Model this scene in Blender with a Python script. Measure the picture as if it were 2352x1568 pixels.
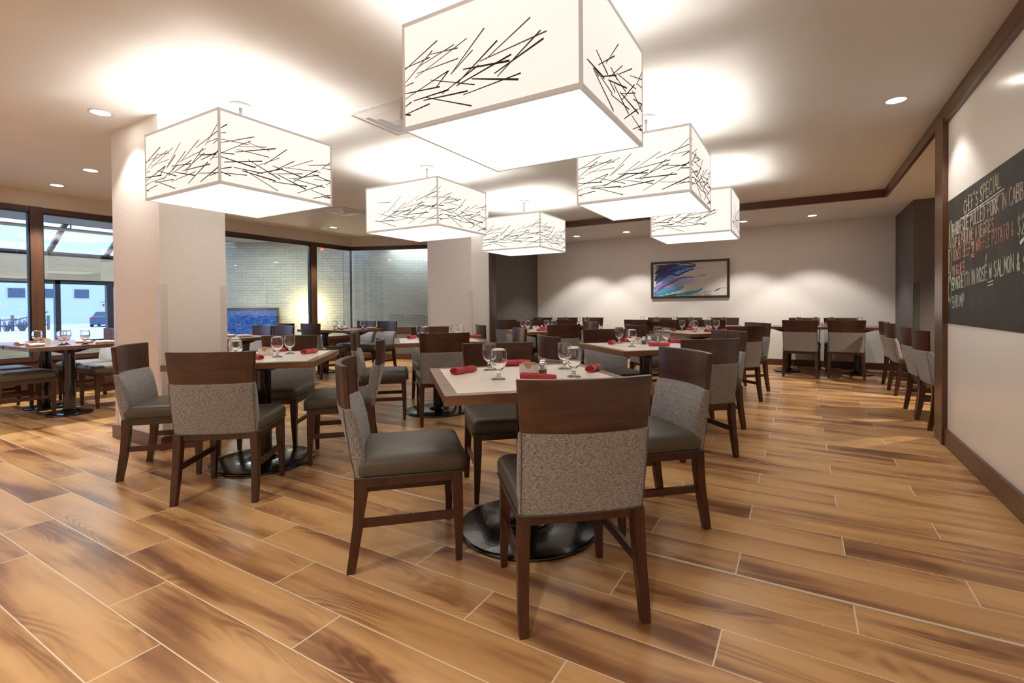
import bpy, bmesh, math, random
from mathutils import Vector, Matrix
for _o in list(bpy.data.objects): bpy.data.objects.remove(_o, do_unlink=True)
S = bpy.context.scene
COL = S.collection
PI = math.pi
R = math.radians

# ------------------------------------------------------------------ camera
cam_d = bpy.data.cameras.new('camera'); cam = bpy.data.objects.new('camera', cam_d); COL.objects.link(cam)
yaw, pitch, roll = 0.5319, 0.0136, 0.0080
fwd = Vector((-math.sin(yaw), math.cos(yaw), 0)); rgt = Vector((math.cos(yaw), math.sin(yaw), 0)); dwn = Vector((0, 0, -1))
fwd, dwn = math.cos(pitch)*fwd + math.sin(pitch)*dwn, -math.sin(pitch)*fwd + math.cos(pitch)*dwn
rgt, dwn = math.cos(roll)*rgt + math.sin(roll)*dwn, -math.sin(roll)*rgt + math.cos(roll)*dwn
m = Matrix((rgt, -dwn, -fwd)).transposed().to_4x4(); m.translation = Vector((0.0277, -0.012, 1.13))
cam.matrix_world = m
cam_d.sensor_width = 36; cam_d.lens = 36*1126.27/2352
cam_d.shift_x = (1176-1179.66)/2352; cam_d.shift_y = (719.0-784)/2352
cam_d.clip_start = 0.05; cam_d.clip_end = 200
S.camera = cam

# ------------------------------------------------------------------ world, exposure
W = bpy.data.worlds.new('world'); S.world = W; W.use_nodes = True
wn = W.node_tree.nodes; wl = W.node_tree.links
bg = wn['Background']; bg.inputs[0].default_value = (0.52, 0.64, 1.0, 1); bg.inputs[1].default_value = 0.60
S.view_settings.view_transform = 'Standard'; S.view_settings.look = 'None'
S.view_settings.gamma = 1.0; S.view_settings.use_curve_mapping = False
S.view_settings.exposure = 2.60
S.cycles.use_denoising = True
S.cycles.max_bounces = 10; S.cycles.diffuse_bounces = 5; S.cycles.glossy_bounces = 4
S.cycles.transmission_bounces = 8; S.cycles.transparent_max_bounces = 12
S.cycles.sample_clamp_indirect = 4.0; S.cycles.blur_glossy = 1.0
S.cycles.caustics_reflective = False; S.cycles.caustics_refractive = True

LAMP_W = 9.5        # bulb inside each pendant shade
SHADE_E = 0.135       # glow of the fabric
DOWN_W = 50.0        # each recessed downlight

def light(name, kind, loc, energy, color=(1, .86, .70), size=.1, rot=(0, 0, 0), **kw):
    d = bpy.data.lights.new(name, kind); d.energy = energy; d.color = color
    if kind == 'AREA': d.size = size
    elif kind in ('POINT', 'SPOT'): d.shadow_soft_size = size
    for k, v in kw.items(): setattr(d, k, v)
    o = bpy.data.objects.new(name, d); COL.objects.link(o); o.location = loc; o.rotation_euler = rot
    return o

# ------------------------------------------------------------------ materials
class NT:
    def __init__(s, name):
        s.m = bpy.data.materials.new(name); s.m.use_nodes = True
        s.n = s.m.node_tree.nodes; s.l = s.m.node_tree.links
        s.b = s.n['Principled BSDF']; s.out = s.n['Material Output']
    def node(s, t, **kw):
        x = s.n.new(t)
        for k, v in kw.items(): setattr(x, k, v)
        return x
    def link(s, a, b): s.l.new(a, b)
    def val(s, x, sock):
        if isinstance(x, (int, float)): sock.default_value = x
        elif isinstance(x, tuple): sock.default_value = x if len(x) == len(sock.default_value) else (*x, 1)
        else: s.l.new(x, sock)
    def math(s, op, a, b=None, c=None):
        x = s.node('ShaderNodeMath', operation=op); s.val(a, x.inputs[0])
        if b is not None: s.val(b, x.inputs[1])
        if c is not None: s.val(c, x.inputs[2])
        return x.outputs[0]
    def coord(s, scale=(1, 1, 1), kind='Object', rot=(0, 0, 0)):
        t = s.node('ShaderNodeTexCoord'); mp = s.node('ShaderNodeMapping'); mp.inputs['Scale'].default_value = scale
        mp.inputs['Rotation'].default_value = rot
        s.link(t.outputs[kind], mp.inputs[0]); return mp.outputs[0]
    def noise(s, vec, scale=5, detail=3, rough=.5, dist=0):
        x = s.node('ShaderNodeTexNoise'); s.link(vec, x.inputs['Vector'])
        x.inputs['Scale'].default_value = scale; x.inputs['Detail'].default_value = detail
        x.inputs['Roughness'].default_value = rough; x.inputs['Distortion'].default_value = dist
        return x.outputs['Fac']
    def ramp(s, fac, stops):
        x = s.node('ShaderNodeValToRGB'); s.link(fac, x.inputs[0]); e = x.color_ramp.elements
        while len(e) < len(stops): e.new(.5)
        for i, (p, c) in enumerate(stops): e[i].position = p; e[i].color = (*c, 1)
        return x.outputs[0]
    def mix(s, fac, a, b, mode='MIX'):
        x = s.node('ShaderNodeMix', data_type='RGBA', blend_type=mode)
        s.val(fac, x.inputs[0]); s.val(a, x.inputs[6]); s.val(b, x.inputs[7]); return x.outputs[2]
    def bump(s, h, strength=.2, dist=.002):
        x = s.node('ShaderNodeBump'); x.inputs['Strength'].default_value = strength; x.inputs['Distance'].default_value = dist
        s.link(h, x.inputs['Height']); s.link(x.outputs[0], s.b.inputs['Normal'])
    def set(s, **kw):
        for k, v in kw.items():
            s.val(v, s.b.inputs[{'color': 'Base Color', 'rough': 'Roughness', 'metal': 'Metallic', 'coat': 'Coat Weight', 'trans': 'Transmission Weight', 'ior': 'IOR', 'emis': 'Emission Color', 'es': 'Emission Strength', 'spec': 'Specular IOR Level', 'sheen': 'Sheen Weight', 'alpha': 'Alpha', 'coatr': 'Coat Roughness'}[k]])
        return s

def plain(name, col, rough=.5, **kw):
    t = NT(name); t.set(color=col, rough=rough, **kw); return t.m
def wood(name, dark, lite, rough=.33, coat=.25, sc=1.0, axis='x', spec=.5):
    t = NT(name); s3 = {'x': (2, 14, 14), 'y': (14, 2, 14), 'z': (14, 14, 2)}[axis]
    v = t.coord(tuple(a*sc for a in s3))
    oi = t.node('ShaderNodeObjectInfo')
    add = t.node('ShaderNodeVectorMath', operation='ADD'); t.link(v, add.inputs[0])
    cmb = t.node('ShaderNodeCombineXYZ'); t.link(t.math('MULTIPLY', oi.outputs['Random'], 30.0), cmb.inputs[0]); t.link(cmb.outputs[0], add.inputs[1])
    n1 = t.noise(add.outputs[0], 1.6, 5, .6, .4); n2 = t.noise(v, 7, 2, .5)
    f = t.math('ADD', t.math('MULTIPLY', n1, .8), t.math('MULTIPLY', n2, .2))
    c = t.ramp(f, [(.32, dark), (.68, lite)])
    t.set(color=c, rough=rough, coat=coat, spec=spec); t.b.inputs['Coat Roughness'].default_value = .25
    return t.m
M = {}
M['chair_wood'] = wood('chair wood', (.030, .0080, .0030), (.088, .0265, .0098), .33, .3)
M['leg_wood'] = wood('chair leg wood', (.030, .0078, .0028), (.080, .023, .0085), .32, .2, axis='z')
M['table_wood'] = wood('table edge wood', (.13, .058, .026), (.24, .115, .055), .35, .3, .7)
M['dark_table'] = wood('brown table wood', (.085, .030, .014), (.17, .066, .030), .30, .4, .7)
M['trim_wood'] = wood('brown trim wood', (.055, .018, .006), (.13, .050, .018), .36, .25, .5)
M['trim_wood_z'] = wood('brown post wood', (.042, .013, .0045), (.12, .043, .015), .36, .25, .5, axis='z')
M['trim_wood_y'] = wood('brown beam wood', (.055, .018, .006), (.13, .050, .018), .36, .25, .5, axis='y')
M['window_wood'] = wood('dark window frame wood', (.030, .010, .005), (.080, .027, .012), .4, .15, .5, axis='y')
M['mullion_wood'] = wood('dark mullion wood', (.032, .012, .005), (.085, .034, .014), .4, .15, .5, axis='z')
M['black_frame'] = plain('black window gasket', (.010, .012, .016), .4)
M['vinyl'] = None
t = NT('olive grey vinyl'); v = t.coord((1, 1, 1)); n = t.noise(v, 260, 2); n2 = t.noise(v, 5, 2)
t.set(color=t.mix(t.math('MULTIPLY', n2, .5), (.082, .070, .052), (.115, .100, .076)), rough=.42); t.bump(n, .08, .001); M['vinyl'] = t.m
# woven fabric
t = NT('grey tweed'); v = t.coord((1, 1, 1))
va = t.coord((420, 420, 90)); vb = t.coord((90, 90, 420))
na = t.noise(va, 1, 2); nb = t.noise(vb, 1, 2); nl = t.noise(v, 130, 2)
f = t.math('ADD', t.math('MULTIPLY', na, .45), t.math('ADD', t.math('MULTIPLY', nb, .45), t.math('MULTIPLY', nl, .2)))
t.set(color=t.ramp(f, [(.38, (.085, .078, .077)), (.50, (.20, .194, .195)), (.64, (.39, .387, .388))]), rough=.9, sheen=.15)
t.bump(f, .35, .002); M['fabric'] = t.m
M['piping'] = plain('dark vinyl piping', (.055, .052, .050), .45)
M['seam'] = plain('seam thread', (.10, .085, .08), .8)
# table laminate
t = NT('cream laminate'); v = t.coord(); n = t.noise(v, 3, 3)
t.set(color=t.ramp(n, [(.3, (.90, .83, .76)), (.7, (.93, .87, .81))]), rough=.28); M['laminate'] = t.m
M['black_iron'] = plain('glossy black iron', (.006, .006, .006), .16, coat=.3)
t = NT('hammered black iron'); v = t.coord(); n = t.noise(v, 90, 3); t.set(color=(.006, .006, .0065), rough=.17, coat=.3); t.bump(n, .25, .004); M['base_iron'] = t.m
M['napkin_red'] = None
def cloth(name, a, b):
    t = NT(name); v = t.coord(); n = t.noise(v, 30, 3); w = t.noise(t.coord((500, 500, 500)), 1, 1)
    t.set(color=t.ramp(n, [(.3, a), (.7, b)]), rough=.85, sheen=.25); t.bump(w, .15, .001); return t.m
M['napkin_red'] = cloth('red napkin cloth', (.42, .028, .042), (.56, .050, .065))
M['napkin_white'] = cloth('cream napkin cloth', (.62, .52, .42), (.74, .64, .54))
t = NT('drinking glass'); t.set(color=(1, 1, 1), rough=0.0, trans=1.0, ior=1.45); M['glass'] = t.m
M['china'] = plain('white china', (.80, .78, .76), .25, coat=.3)
M['sugar'] = plain('yellow sugar packet', (.72, .52, .26), .6)
M['sugar_b'] = NT('brown striped sugar packet').m
t = NT('striped packet'); w = t.node('ShaderNodeTexWave'); t.link(t.coord((60, 60, 60)), w.inputs['Vector']); w.inputs['Scale'].default_value = 1.2
t.set(color=t.ramp(w.outputs['Fac'], [(.35, (.30, .17, .07)), (.55, (.72, .55, .32))]), rough=.6); M['sugar_b'] = t.m
M['pepper'] = plain('ground pepper', (.22, .15, .085), .9)
M['salt'] = plain('salt', (.80, .78, .75), .9)
M['chrome'] = plain('chrome', (.75, .75, .75), .2, metal=1.0)
M['canopy_metal'] = plain('grey lacquered canopy', (.16, .16, .165), .4)
M['white_metal'] = plain('white painted metal', (.60, .59, .585), .4)
M['grey_edge'] = plain('grey taupe edging tape', (.40, .36, .33), .7, emis=(.9, .82, .75), es=.05)  # faint glow put in for lamp light coming through the tape
M['print_dark'] = plain('dark twig print', (.045, .028, .012), .8)
M['print_taupe'] = plain('taupe twig print', (.20, .155, .12), .8)
# lit shade: glowing fabric
t = NT('lit linen shade'); v = t.coord((1, 1, 1)); n = t.noise(t.coord((60, 60, 300)), 1, 2)
t.set(color=t.ramp(n, [(.3, (.42, .40, .37)), (.7, (.50, .48, .45))]), rough=.9, emis=(1, .94, .87), es=SHADE_E); M['shade'] = t.m
t = NT('lit shade diffuser'); t.set(color=(.5, .49, .47), rough=.8, emis=(1, .94, .88), es=SHADE_E*1.6); M['diffuser'] = t.m
M['shade_inner'] = plain('white shade lining', (.85, .83, .80), .9)
t = NT('glowing bulb'); t.set(color=(1, 1, 1), emis=(1, .88, .72), es=8); M['bulb'] = t.m
t = NT('lit downlight lens'); t.set(color=(1, 1, 1), emis=(1, .93, .82), es=5.0); M['lens'] = t.m

def walltex(name, a, b, rough=.85, vs=170):
    t = NT(name); v1 = t.coord((vs, vs, 14)); v2 = t.coord((14, 14, vs)); n = t.math('ADD', t.math('MULTIPLY', t.noise(v1, 1, 2), .5), t.math('MULTIPLY', t.noise(v2, 1, 2), .5))
    t.set(color=t.ramp(n, [(.35, a), (.65, b)]), rough=rough); t.bump(n, .12, .001); return t.m
M['wall'] = walltex('cream linen wallcovering', (.79, .76, .72), (.86, .83, .79))
M['wall_fascia'] = plain('beige painted fascia', (.62, .57, .50), .8)
M['wall_dark'] = walltex('charcoal linen wallcovering', (.095, .078, .074), (.145, .125, .118))
M['wall_grey'] = walltex('grey wallcovering', (.12, .108, .095), (.17, .155, .138))
t = NT('matte white ceiling'); n = t.noise(t.coord(), 2, 2); t.set(color=t.ramp(n, [(.3, (.735, .75, .755)), (.7, (.755, .77, .775))]), rough=.75); M['ceiling'] = t.m
t = NT('glossy white marker wall'); t.set(color=(.88, .85, .81), rough=.22); n = t.noise(t.coord(), 1.5, 2); t.bump(n, .05, .02); M['marker'] = t.m
t = NT('smudged chalkboard'); v = t.coord(); n = t.noise(v, 3.2, 6, .62, 1.6); n2 = t.noise(v, 11, 4, .6, 2.5)
f = t.math('ADD', t.math('MULTIPLY', n, .6), t.math('MULTIPLY', n2, .4))
t.set(color=t.ramp(f, [(.40, (.018, .014, .012)), (.60, (.040, .034, .030)), (.78, (.12, .108, .10))]), rough=.6); M['chalkboard'] = t.m
for k, c in dict(green=(.55, .72, .42), cream=(.78, .72, .52), pink=(.75, .52, .46), orange=(.78, .30, .14), aqua=(.45, .70, .66), yellow=(.75, .70, .30), white=(.72, .70, .68)).items():
    M['chalk_'+k] = plain('chalk '+k, c, .95)

# plank floor: rows 0.2033 wide running along x, 1.221 long, stepped by a third
t = NT('wood look plank tile')
tc = t.node('ShaderNodeTexCoord'); sp = t.node('ShaderNodeSeparateXYZ'); t.link(tc.outputs['Object'], sp.inputs[0])
X, Y = sp.outputs[0], sp.outputs[1]
rowf = t.math('DIVIDE', t.math('SUBTRACT', Y, .592-.2033*60), .2033)
row = t.math('FLOOR', rowf); ry = t.math('FRACT', rowf)
xs = t.math('DIVIDE', t.math('ADD', t.math('ADD', X, .213-.407*2+1.221*40), t.math('MULTIPLY', row, .407)), 1.221)
col = t.math('FLOOR', xs); rx = t.math('FRACT', xs)
cid = t.node('ShaderNodeCombineXYZ'); t.link(row, cid.inputs[0]); t.link(col, cid.inputs[1])
wnz = t.node('ShaderNodeTexWhiteNoise', noise_dimensions='2D'); t.link(cid.outputs[0], wnz.inputs['Vector'])
rnd = wnz.outputs['Value']; sc = t.node('ShaderNodeSeparateColor'); t.link(wnz.outputs['Color'], sc.inputs[0]); rnd2 = sc.outputs[1]
def edge(fr, w):   # 1 in the joint
    a = t.math('LESS_THAN', fr, w); b = t.math('GREATER_THAN', fr, 1-w); return t.math('MAXIMUM', a, b)
grout = t.math('MAXIMUM', edge(ry, .0105), edge(rx, .0022))
pc_ = t.node('ShaderNodeCombineXYZ')
t.link(t.math('ADD', t.math('MULTIPLY', rx, 1.221), t.math('MULTIPLY', rnd, 37.0)), pc_.inputs[0])
t.link(t.math('ADD', t.math('MULTIPLY', ry, .2033), t.math('MULTIPLY', rnd2, 11.0)), pc_.inputs[1])
def scaled(sx, sy):
    mp = t.node('ShaderNodeMapping'); mp.inputs['Scale'].default_value = (sx, sy, 1); t.link(pc_.outputs[0], mp.inputs[0]); return mp.outputs[0]
big = t.noise(scaled(.9, 5.2), 1.0, 2.5, .5, .5)
mid = t.noise(scaled(1.3, 30), 1.0, 4, .6, .35)
cont = t.noise(scaled(.85, 5.0), 1.0, 1.3, .4, .25)
rings = t.math('MULTIPLY', t.math('ADD', t.math('SINE', t.math('MULTIPLY', cont, 150.0)), 1.0), .5)
mask = t.node('ShaderNodeMapRange'); t.link(t.noise(scaled(1.0, 3.2), 1.7, 1, .4), mask.inputs[0]); mask.inputs[1].default_value = .48; mask.inputs[2].default_value = .68
fine = t.noise(scaled(12, 190), 1.0, 2, .5)
f = t.math('ADD', t.math('MULTIPLY', big, .74), t.math('MULTIPLY', mid, .17))
f = t.math('ADD', f, t.math('MULTIPLY', fine, .06)); f = t.math('SUBTRACT', f, t.math('MULTIPLY', t.math('MULTIPLY', rings, mask.outputs[0]), .075))
f = t.math('ADD', f, .025)
f = t.math('ADD', f, t.math('MULTIPLY', t.math('SUBTRACT', rnd, .5), .07))
wc = t.ramp(f, [(.35, (.185, .074, .028)), (.43, (.34, .163, .064)), (.50, (.52, .288, .115)), (.60, (.65, .385, .162)), (.74, (.70, .43, .20))])
t.set(color=t.mix(grout, wc, (.80, .68, .50)), rough=t.math('ADD', t.math('MULTIPLY', mid, .10), .25), spec=.45)
t.bump(t.math('SUBTRACT', 1.0, grout), .4, .0015)
M['floor'] = t.m
M['strip'] = plain('pale expansion strip', (.70, .62, .50), .35)
# clear pane: part mirror, part see-through by angle of view
def pane_mat(name, tint, extra=.0):
    t = NT(name); t.n.remove(t.b)
    tr = t.node('ShaderNodeBsdfTransparent'); tr.inputs[0].default_value = (*tint, 1)
    gl = t.node('ShaderNodeBsdfGlossy'); gl.inputs['Roughness'].default_value = .0
    fr = t.node('ShaderNodeFresnel'); fr.inputs['IOR'].default_value = 1.55; gm = t.node('ShaderNodeNewGeometry'); front = t.math('SUBTRACT', 1.0, gm.outputs['Backfacing'])
    mx = t.node('ShaderNodeMixShader'); t.link(t.math('MULTIPLY', t.math('ADD', t.math('MULTIPLY', fr.outputs[0], 1.6), extra), front), mx.inputs[0]); t.link(tr.outputs[0], mx.inputs[1]); t.link(gl.outputs[0], mx.inputs[2])
    t.link(mx.outputs[0], t.out.inputs[0]); return t.m
M['pane'] = pane_mat('window glass', (.90, .95, .94), .10)
M['pane_clear'] = pane_mat('outer window glass', (.92, .95, .98), 0)
# outside
t = NT('white painted brick'); v = t.coord((1, 1, 1), rot=(R(90), 0, 0)); br = t.node('ShaderNodeTexBrick'); t.link(v, br.inputs['Vector'])
br.inputs['Scale'].default_value = 4.0; br.inputs['Brick Width'].default_value = .8; br.inputs['Color1'].default_value = (.48, .49, .46, 1); br.inputs['Color2'].default_value = (.56, .57, .53, 1); br.inputs['Mortar'].default_value = (.30, .31, .29, 1)
br.inputs['Mortar Size'].default_value = .012; t.set(color=br.outputs[0], rough=.7); t.bump(t.math('SUBTRACT', 1.0, br.outputs['Fac']), .6, .012); M['brick'] = t.m
t = NT('white painted block'); v = t.coord((1, 1, 1), rot=(0, R(90), 0)); v = t.coord((1, 1, 1), rot=(R(90), 0, R(90))); br = t.node('ShaderNodeTexBrick'); t.link(v, br.inputs['Vector'])
br.inputs['Scale'].default_value = 2.6; br.inputs['Color1'].default_value = (.58, .55, .44, 1); br.inputs['Color2'].default_value = (.61, .58, .47, 1); br.inputs['Mortar'].default_value = (.50, .47, .38, 1)
br.inputs['Mortar Size'].default_value = .010; t.set(color=br.outputs[0], rough=.7); M['block'] = t.m
M['slats'] = None
t = NT('grey slatted soffit'); sp2 = t.node('ShaderNodeSeparateXYZ'); tc2 = t.node('ShaderNodeTexCoord'); t.link(tc2.outputs['Object'], sp2.inputs[0])
fr_ = t.math('FRACT', t.math('MULTIPLY', sp2.outputs[0], 7.0)); t.set(color=t.mix(t.math('LESS_THAN', fr_, .12), (.42, .45, .42), (.22, .25, .24)), rough=.6); M['slats'] = t.m
M['snow'] = plain('snow', (.85, .88, .95), .9)
M['siding'] = None
t = NT('pale blue siding'); sp3 = t.node('ShaderNodeSeparateXYZ'); tc3 = t.node('ShaderNodeTexCoord'); t.link(tc3.outputs['Object'], sp3.inputs[0])
fr3 = t.math('FRACT', t.math('MULTIPLY', sp3.outputs[2], 5.0)); t.set(color=t.mix(t.math('LESS_THAN', fr3, .08), (.62, .68, .84), (.56, .62, .78)), rough=.8); M['siding'] = t.m
M['ext_window'] = plain('dark window', (.06, .10, .14), .15)
M['steel_blue'] = plain('dark blue aluminium frame', (.03, .045, .085), .4)
M['bark'] = plain('grey weathered wood', (.16, .15, .17), .9)
M['car_paint'] = plain('dark blue car paint', (.035, .07, .15), .2, coat=.6)
M['car_glass'] = plain('dark car glass', (.03, .05, .07), .05)
M['tail_red'] = plain('red tail lamp', (.45, .03, .05), .2)
M['tyre'] = plain('tyre rubber', (.015, .015, .017), .8)
M['blue_art'] = None
t = NT('blue mottled painting'); v = t.coord((1, 1, 2.2)); n = t.noise(v, 9, 6, .65, 1.2)
t.set(color=t.ramp(n, [(.34, (.010, .035, .26)), (.48, (.015, .085, .48)), (.60, (.06, .25, .62)), (.75, (.20, .55, .68))]), rough=.5); M['blue_art'] = t.m
M['paper'] = plain('off-white paper', (.70, .66, .62), .6)
for k, c in dict(brown=(.06, .02, .018), navy=(.02, .035, .28), blue=(.02, .14, .52), sky=(.14, .40, .75), lilac=(.28, .26, .62), violet=(.13, .075, .34), pale=(.42, .50, .74), teal=(.01, .22, .24), aqua=(.06, .34, .55), ink=(.015, .012, .02), greyp=(.36, .33, .38)).items():
    M['ink_'+k] = plain('paint '+k, c, .5)
M['frame_black'] = plain('dark brown picture frame', (.030, .018, .012), .35)
M['guard'] = plain('cream corner guard', (.72, .67, .61), .35)
M['guard_dark'] = plain('grey green corner guard', (.055, .055, .045), .4)
M['exit_red'] = None
t = NT('lit red exit lettering'); t.set(color=(.8, .05, .02), emis=(1, .12, .05), es=2.2); M['exit_red'] = t.m
M['exit_box'] = plain('cream exit sign housing', (.55, .50, .42), .5)

# ------------------------------------------------------------------ mesh helpers
def obj(name, bm, mats, parent=None, smooth=False):
    me = bpy.data.meshes.new(name)
    bmesh.ops.recalc_face_normals(bm, faces=bm.faces)
    if smooth:
        for f in bm.faces: f.smooth = True
    bm.to_mesh(me); bm.free()
    for mm in (mats if isinstance(mats, (list, tuple)) else [mats]): me.materials.append(mm)
    o = bpy.data.objects.new(name, me); COL.objects.link(o)
    if parent: o.parent = parent
    return o
def tag(o, label=None, cat=None, group=None, kind=None):
    if label: o['label'] = label
    if cat: o['category'] = cat
    if group: o['group'] = group
    if kind: o['kind'] = kind
    return o
def empty(name, loc, rz=0):
    o = bpy.data.objects.new(name, None); o.empty_display_size = .1; COL.objects.link(o); o.location = loc; o.rotation_euler = (0, 0, rz); return o
def copy_tree(o, parent=None):
    c = o.copy(); COL.objects.link(c)
    if parent: c.parent = parent
    for ch in o.children: copy_tree(ch, c)
    return c
def box(bm, x0, x1, y0, y1, z0, z1, mi=0, bev=0):
    v = [bm.verts.new((x, y, z)) for z in (z0, z1) for y in (y0, y1) for x in (x0, x1)]
    fs = []
    for a in ((0, 2, 3, 1), (4, 5, 7, 6), (0, 1, 5, 4), (2, 6, 7, 3), (0, 4, 6, 2), (1, 3, 7, 5)):
        f = bm.faces.new([v[i] for i in a]); f.material_index = mi; fs.append(f)
    if bev:
        es = set(e for f in fs for e in f.edges)
        bmesh.ops.bevel(bm, geom=list(es), offset=bev, segments=2, affect='EDGES', profile=.6)
    return v
def B(*a, **k):
    bm = bmesh.new(); box(bm, *a, **k); return bm
def obox(bm, c, ax, ay, hz, mi=0):    # oriented box: centre, half axis vectors
    c = Vector(c); ax = Vector(ax); ay = Vector(ay); az = Vector((0, 0, hz)) if not isinstance(hz, Vector) else hz
    v = [bm.verts.new(c+sx*ax+sy*ay+sz*az) for sz in (-1, 1) for sy in (-1, 1) for sx in (-1, 1)]
    for a in ((0, 2, 3, 1), (4, 5, 7, 6), (0, 1, 5, 4), (2, 6, 7, 3), (0, 4, 6, 2), (1, 3, 7, 5)):
        bm.faces.new([v[i] for i in a]).material_index = mi
def bar(bm, p, q, w, d, mi=0):        # square bar from p to q
    p = Vector(p); q = Vector(q); t_ = (q-p).normalized(); up = Vector((0, 0, 1)) if abs(t_.z) < .95 else Vector((0, 1, 0))
    s_ = t_.cross(up).normalized(); u_ = s_.cross(t_)
    obox(bm, (p+q)/2, (q-p)/2, s_*w/2, u_*d/2, mi)
def loft(bm, rings, cap=True, closed=True, mi=0):
    vs = [[bm.verts.new(p) for p in r] for r in rings]; n = len(vs[0])
    for a, b in zip(vs, vs[1:]):
        for i in range(n if closed else n-1):
            j = (i+1) % n; bm.faces.new((a[i], a[j], b[j], b[i])).material_index = mi
    if cap:
        bm.faces.new(vs[0][::-1]).material_index = mi; bm.faces.new(vs[-1]).material_index = mi
    return vs
def rrect(hx, hy, r, z, n=4, cx=0, cy=0, taper=0):
    pts = []
    for k, (sx, sy) in enumerate(((1, 1), (-1, 1), (-1, -1), (1, -1))):
        for i in range(n+1):
            a = PI/2*k + PI/2*i/n
            y = sy*(hy-r)+r*math.sin(a); x = sx*(hx-r)+r*math.cos(a)
            x *= 1+taper*y
            pts.append((cx+x, cy+y, z))
    return pts
def tube(bm, pts, r, n=8, closed=False, mi=0):
    P = [Vector(p) for p in pts]; rings = []
    for i, p in enumerate(P):
        a = P[i-1] if (i or closed) else P[0]; b = P[(i+1) % len(P)] if (i < len(P)-1 or closed) else P[-1]
        t_ = (b-a).normalized(); up = Vector((0, 0, 1)) if abs(t_.z) < .9 else Vector((1, 0, 0))
        s_ = t_.cross(up).normalized(); u_ = s_.cross(t_)
        rr = r[i] if isinstance(r, (list, tuple)) else r
        rings.append([p+s_*rr*math.cos(2*PI*k/n)+u_*rr*math.sin(2*PI*k/n) for k in range(n)])
    if closed: rings.append(rings[0]); 
    vs = [[bm.verts.new(p) for p in rg] for rg in (rings[:-1] if closed else rings)]
    if closed: vs.append(vs[0])
    for a, b in zip(vs, vs[1:]):
        for k in range(n):
            j = (k+1) % n; bm.faces.new((a[k], a[j], b[j], b[k])).material_index = mi
    if not closed:
        bm.faces.new(vs[0][::-1]).material_index = mi; bm.faces.new(vs[-1]).material_index = mi
def lathe(bm, prof, n=28, mi=0, cx=0, cy=0, closed=False):
    rings = []
    for r_, z in prof:
        if r_ < 1e-5: rings.append([bm.verts.new((cx, cy, z))])
        else: rings.append([bm.verts.new((cx+r_*math.cos(2*PI*k/n), cy+r_*math.sin(2*PI*k/n), z)) for k in range(n)])
    prs = list(zip(rings, rings[1:]))
    if closed: prs.append((rings[-1], rings[0]))
    for a, b in prs:
        for k in range(n):
            j = (k+1) % n
            if len(a) == 1 and len(b) == 1: break
            if len(a) == 1: f = bm.faces.new((a[0], b[j], b[k]))
            elif len(b) == 1: f = bm.faces.new((a[k], a[j], b[0]))
            else: f = bm.faces.new((a[k], a[j], b[j], b[k]))
            f.material_index = mi
def cyl(bm, cx, cy, r, z0, z1, n=24, mi=0, bev=0):
    pr = [(0, z0), (r-bev, z0), (r, z0+bev), (r, z1-bev), (r-bev, z1), (0, z1)] if bev else [(0, z0), (r, z0), (r, z1), (0, z1)]
    lathe(bm, pr, n, mi, cx, cy)
def struct(name, bm, mat, parent=None, smooth=False):
    o = obj(name, bm, mat, parent, smooth)
    if parent is None: o['kind'] = 'structure'
    return o
def poly_prism(bm, pts, z0, z1, mi=0):
    loft(bm, [[(x, y, z0) for x, y in pts], [(x, y, z1) for x, y in pts]], mi=mi)

ZC, ZS = 2.69, 2.585
YB = 10.35
# ------------------------------------------------------------------ room shell
struct('floor', B(-8.75, 4.3, -3.6, YB+.1, -.06, 0), M['floor'])
struct('trim_1', B(-4.0, 1.0, 2.203, 2.212, 0, .0025), M['strip'])
bm = bmesh.new(); box(bm, -8.75, 1.0, -3.6, 8.35, ZC, ZC+.06)
box(bm, -8.75, -5.4, 8.35, YB, ZC, ZC+.06)
struct('ceiling', bm, M['ceiling'])
bm = bmesh.new(); box(bm, -5.42, 4.3, 8.37, YB+.1, ZS, ZC+.06); box(bm, 1.02, 4.3, -3.6, 8.37, ZS, ZC+.06)
o = struct('ceiling', bm, M['ceiling'])
# brown beams round the raised ceiling
struct('trim_2', B(-5.40, 1.02, 8.33, 8.372, ZS-.004, ZC), M['trim_wood'])
struct('trim_3', B(.995, 1.03, -3.6, 8.37, ZS-.004, ZC), M['trim_wood_y'])
# back wall
struct('wall_back', B(-5.5, 1.40, YB, YB+.1, 0, ZS), M['wall'])
struct('baseboard_back', B(-5.4, 1.38, YB-.02, YB, 0, .115, bev=.003), M['trim_wood'])
# right alcove dark walls
struct('wall_alcove', B(1.38, 1.62, 8.80, YB+.1, 0, ZS), M['wall_dark'])
struct('wall_alcove', B(1.62, 4.3, 8.805, 8.95, 0, ZS), M['wall_dark'])
struct('wall_alcove', B(4.2, 4.3, 5.2, 8.95, 0, ZS), M['wall_dark'])
struct('wall_alcove', B(1.14, 4.3, 5.10, 5.20, 0, ZS), M['wall'])  # unseen end wall, added to stop sky light leaking into the alcove
struct('baseboard_alcove', B(1.36, 1.38, 8.79, YB, 0, .115), M['trim_wood'])
bm = bmesh.new(); box(bm, 1.372, 1.381, 8.79, 8.87, .10, 1.42); box(bm, 1.372, 1.45, 8.791, 8.80, .10, 1.42)
tag(obj('corner_guard', bm, M['guard_dark']), 'dark grey-green corner guard on the charcoal alcove wall', 'corner guard')
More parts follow.
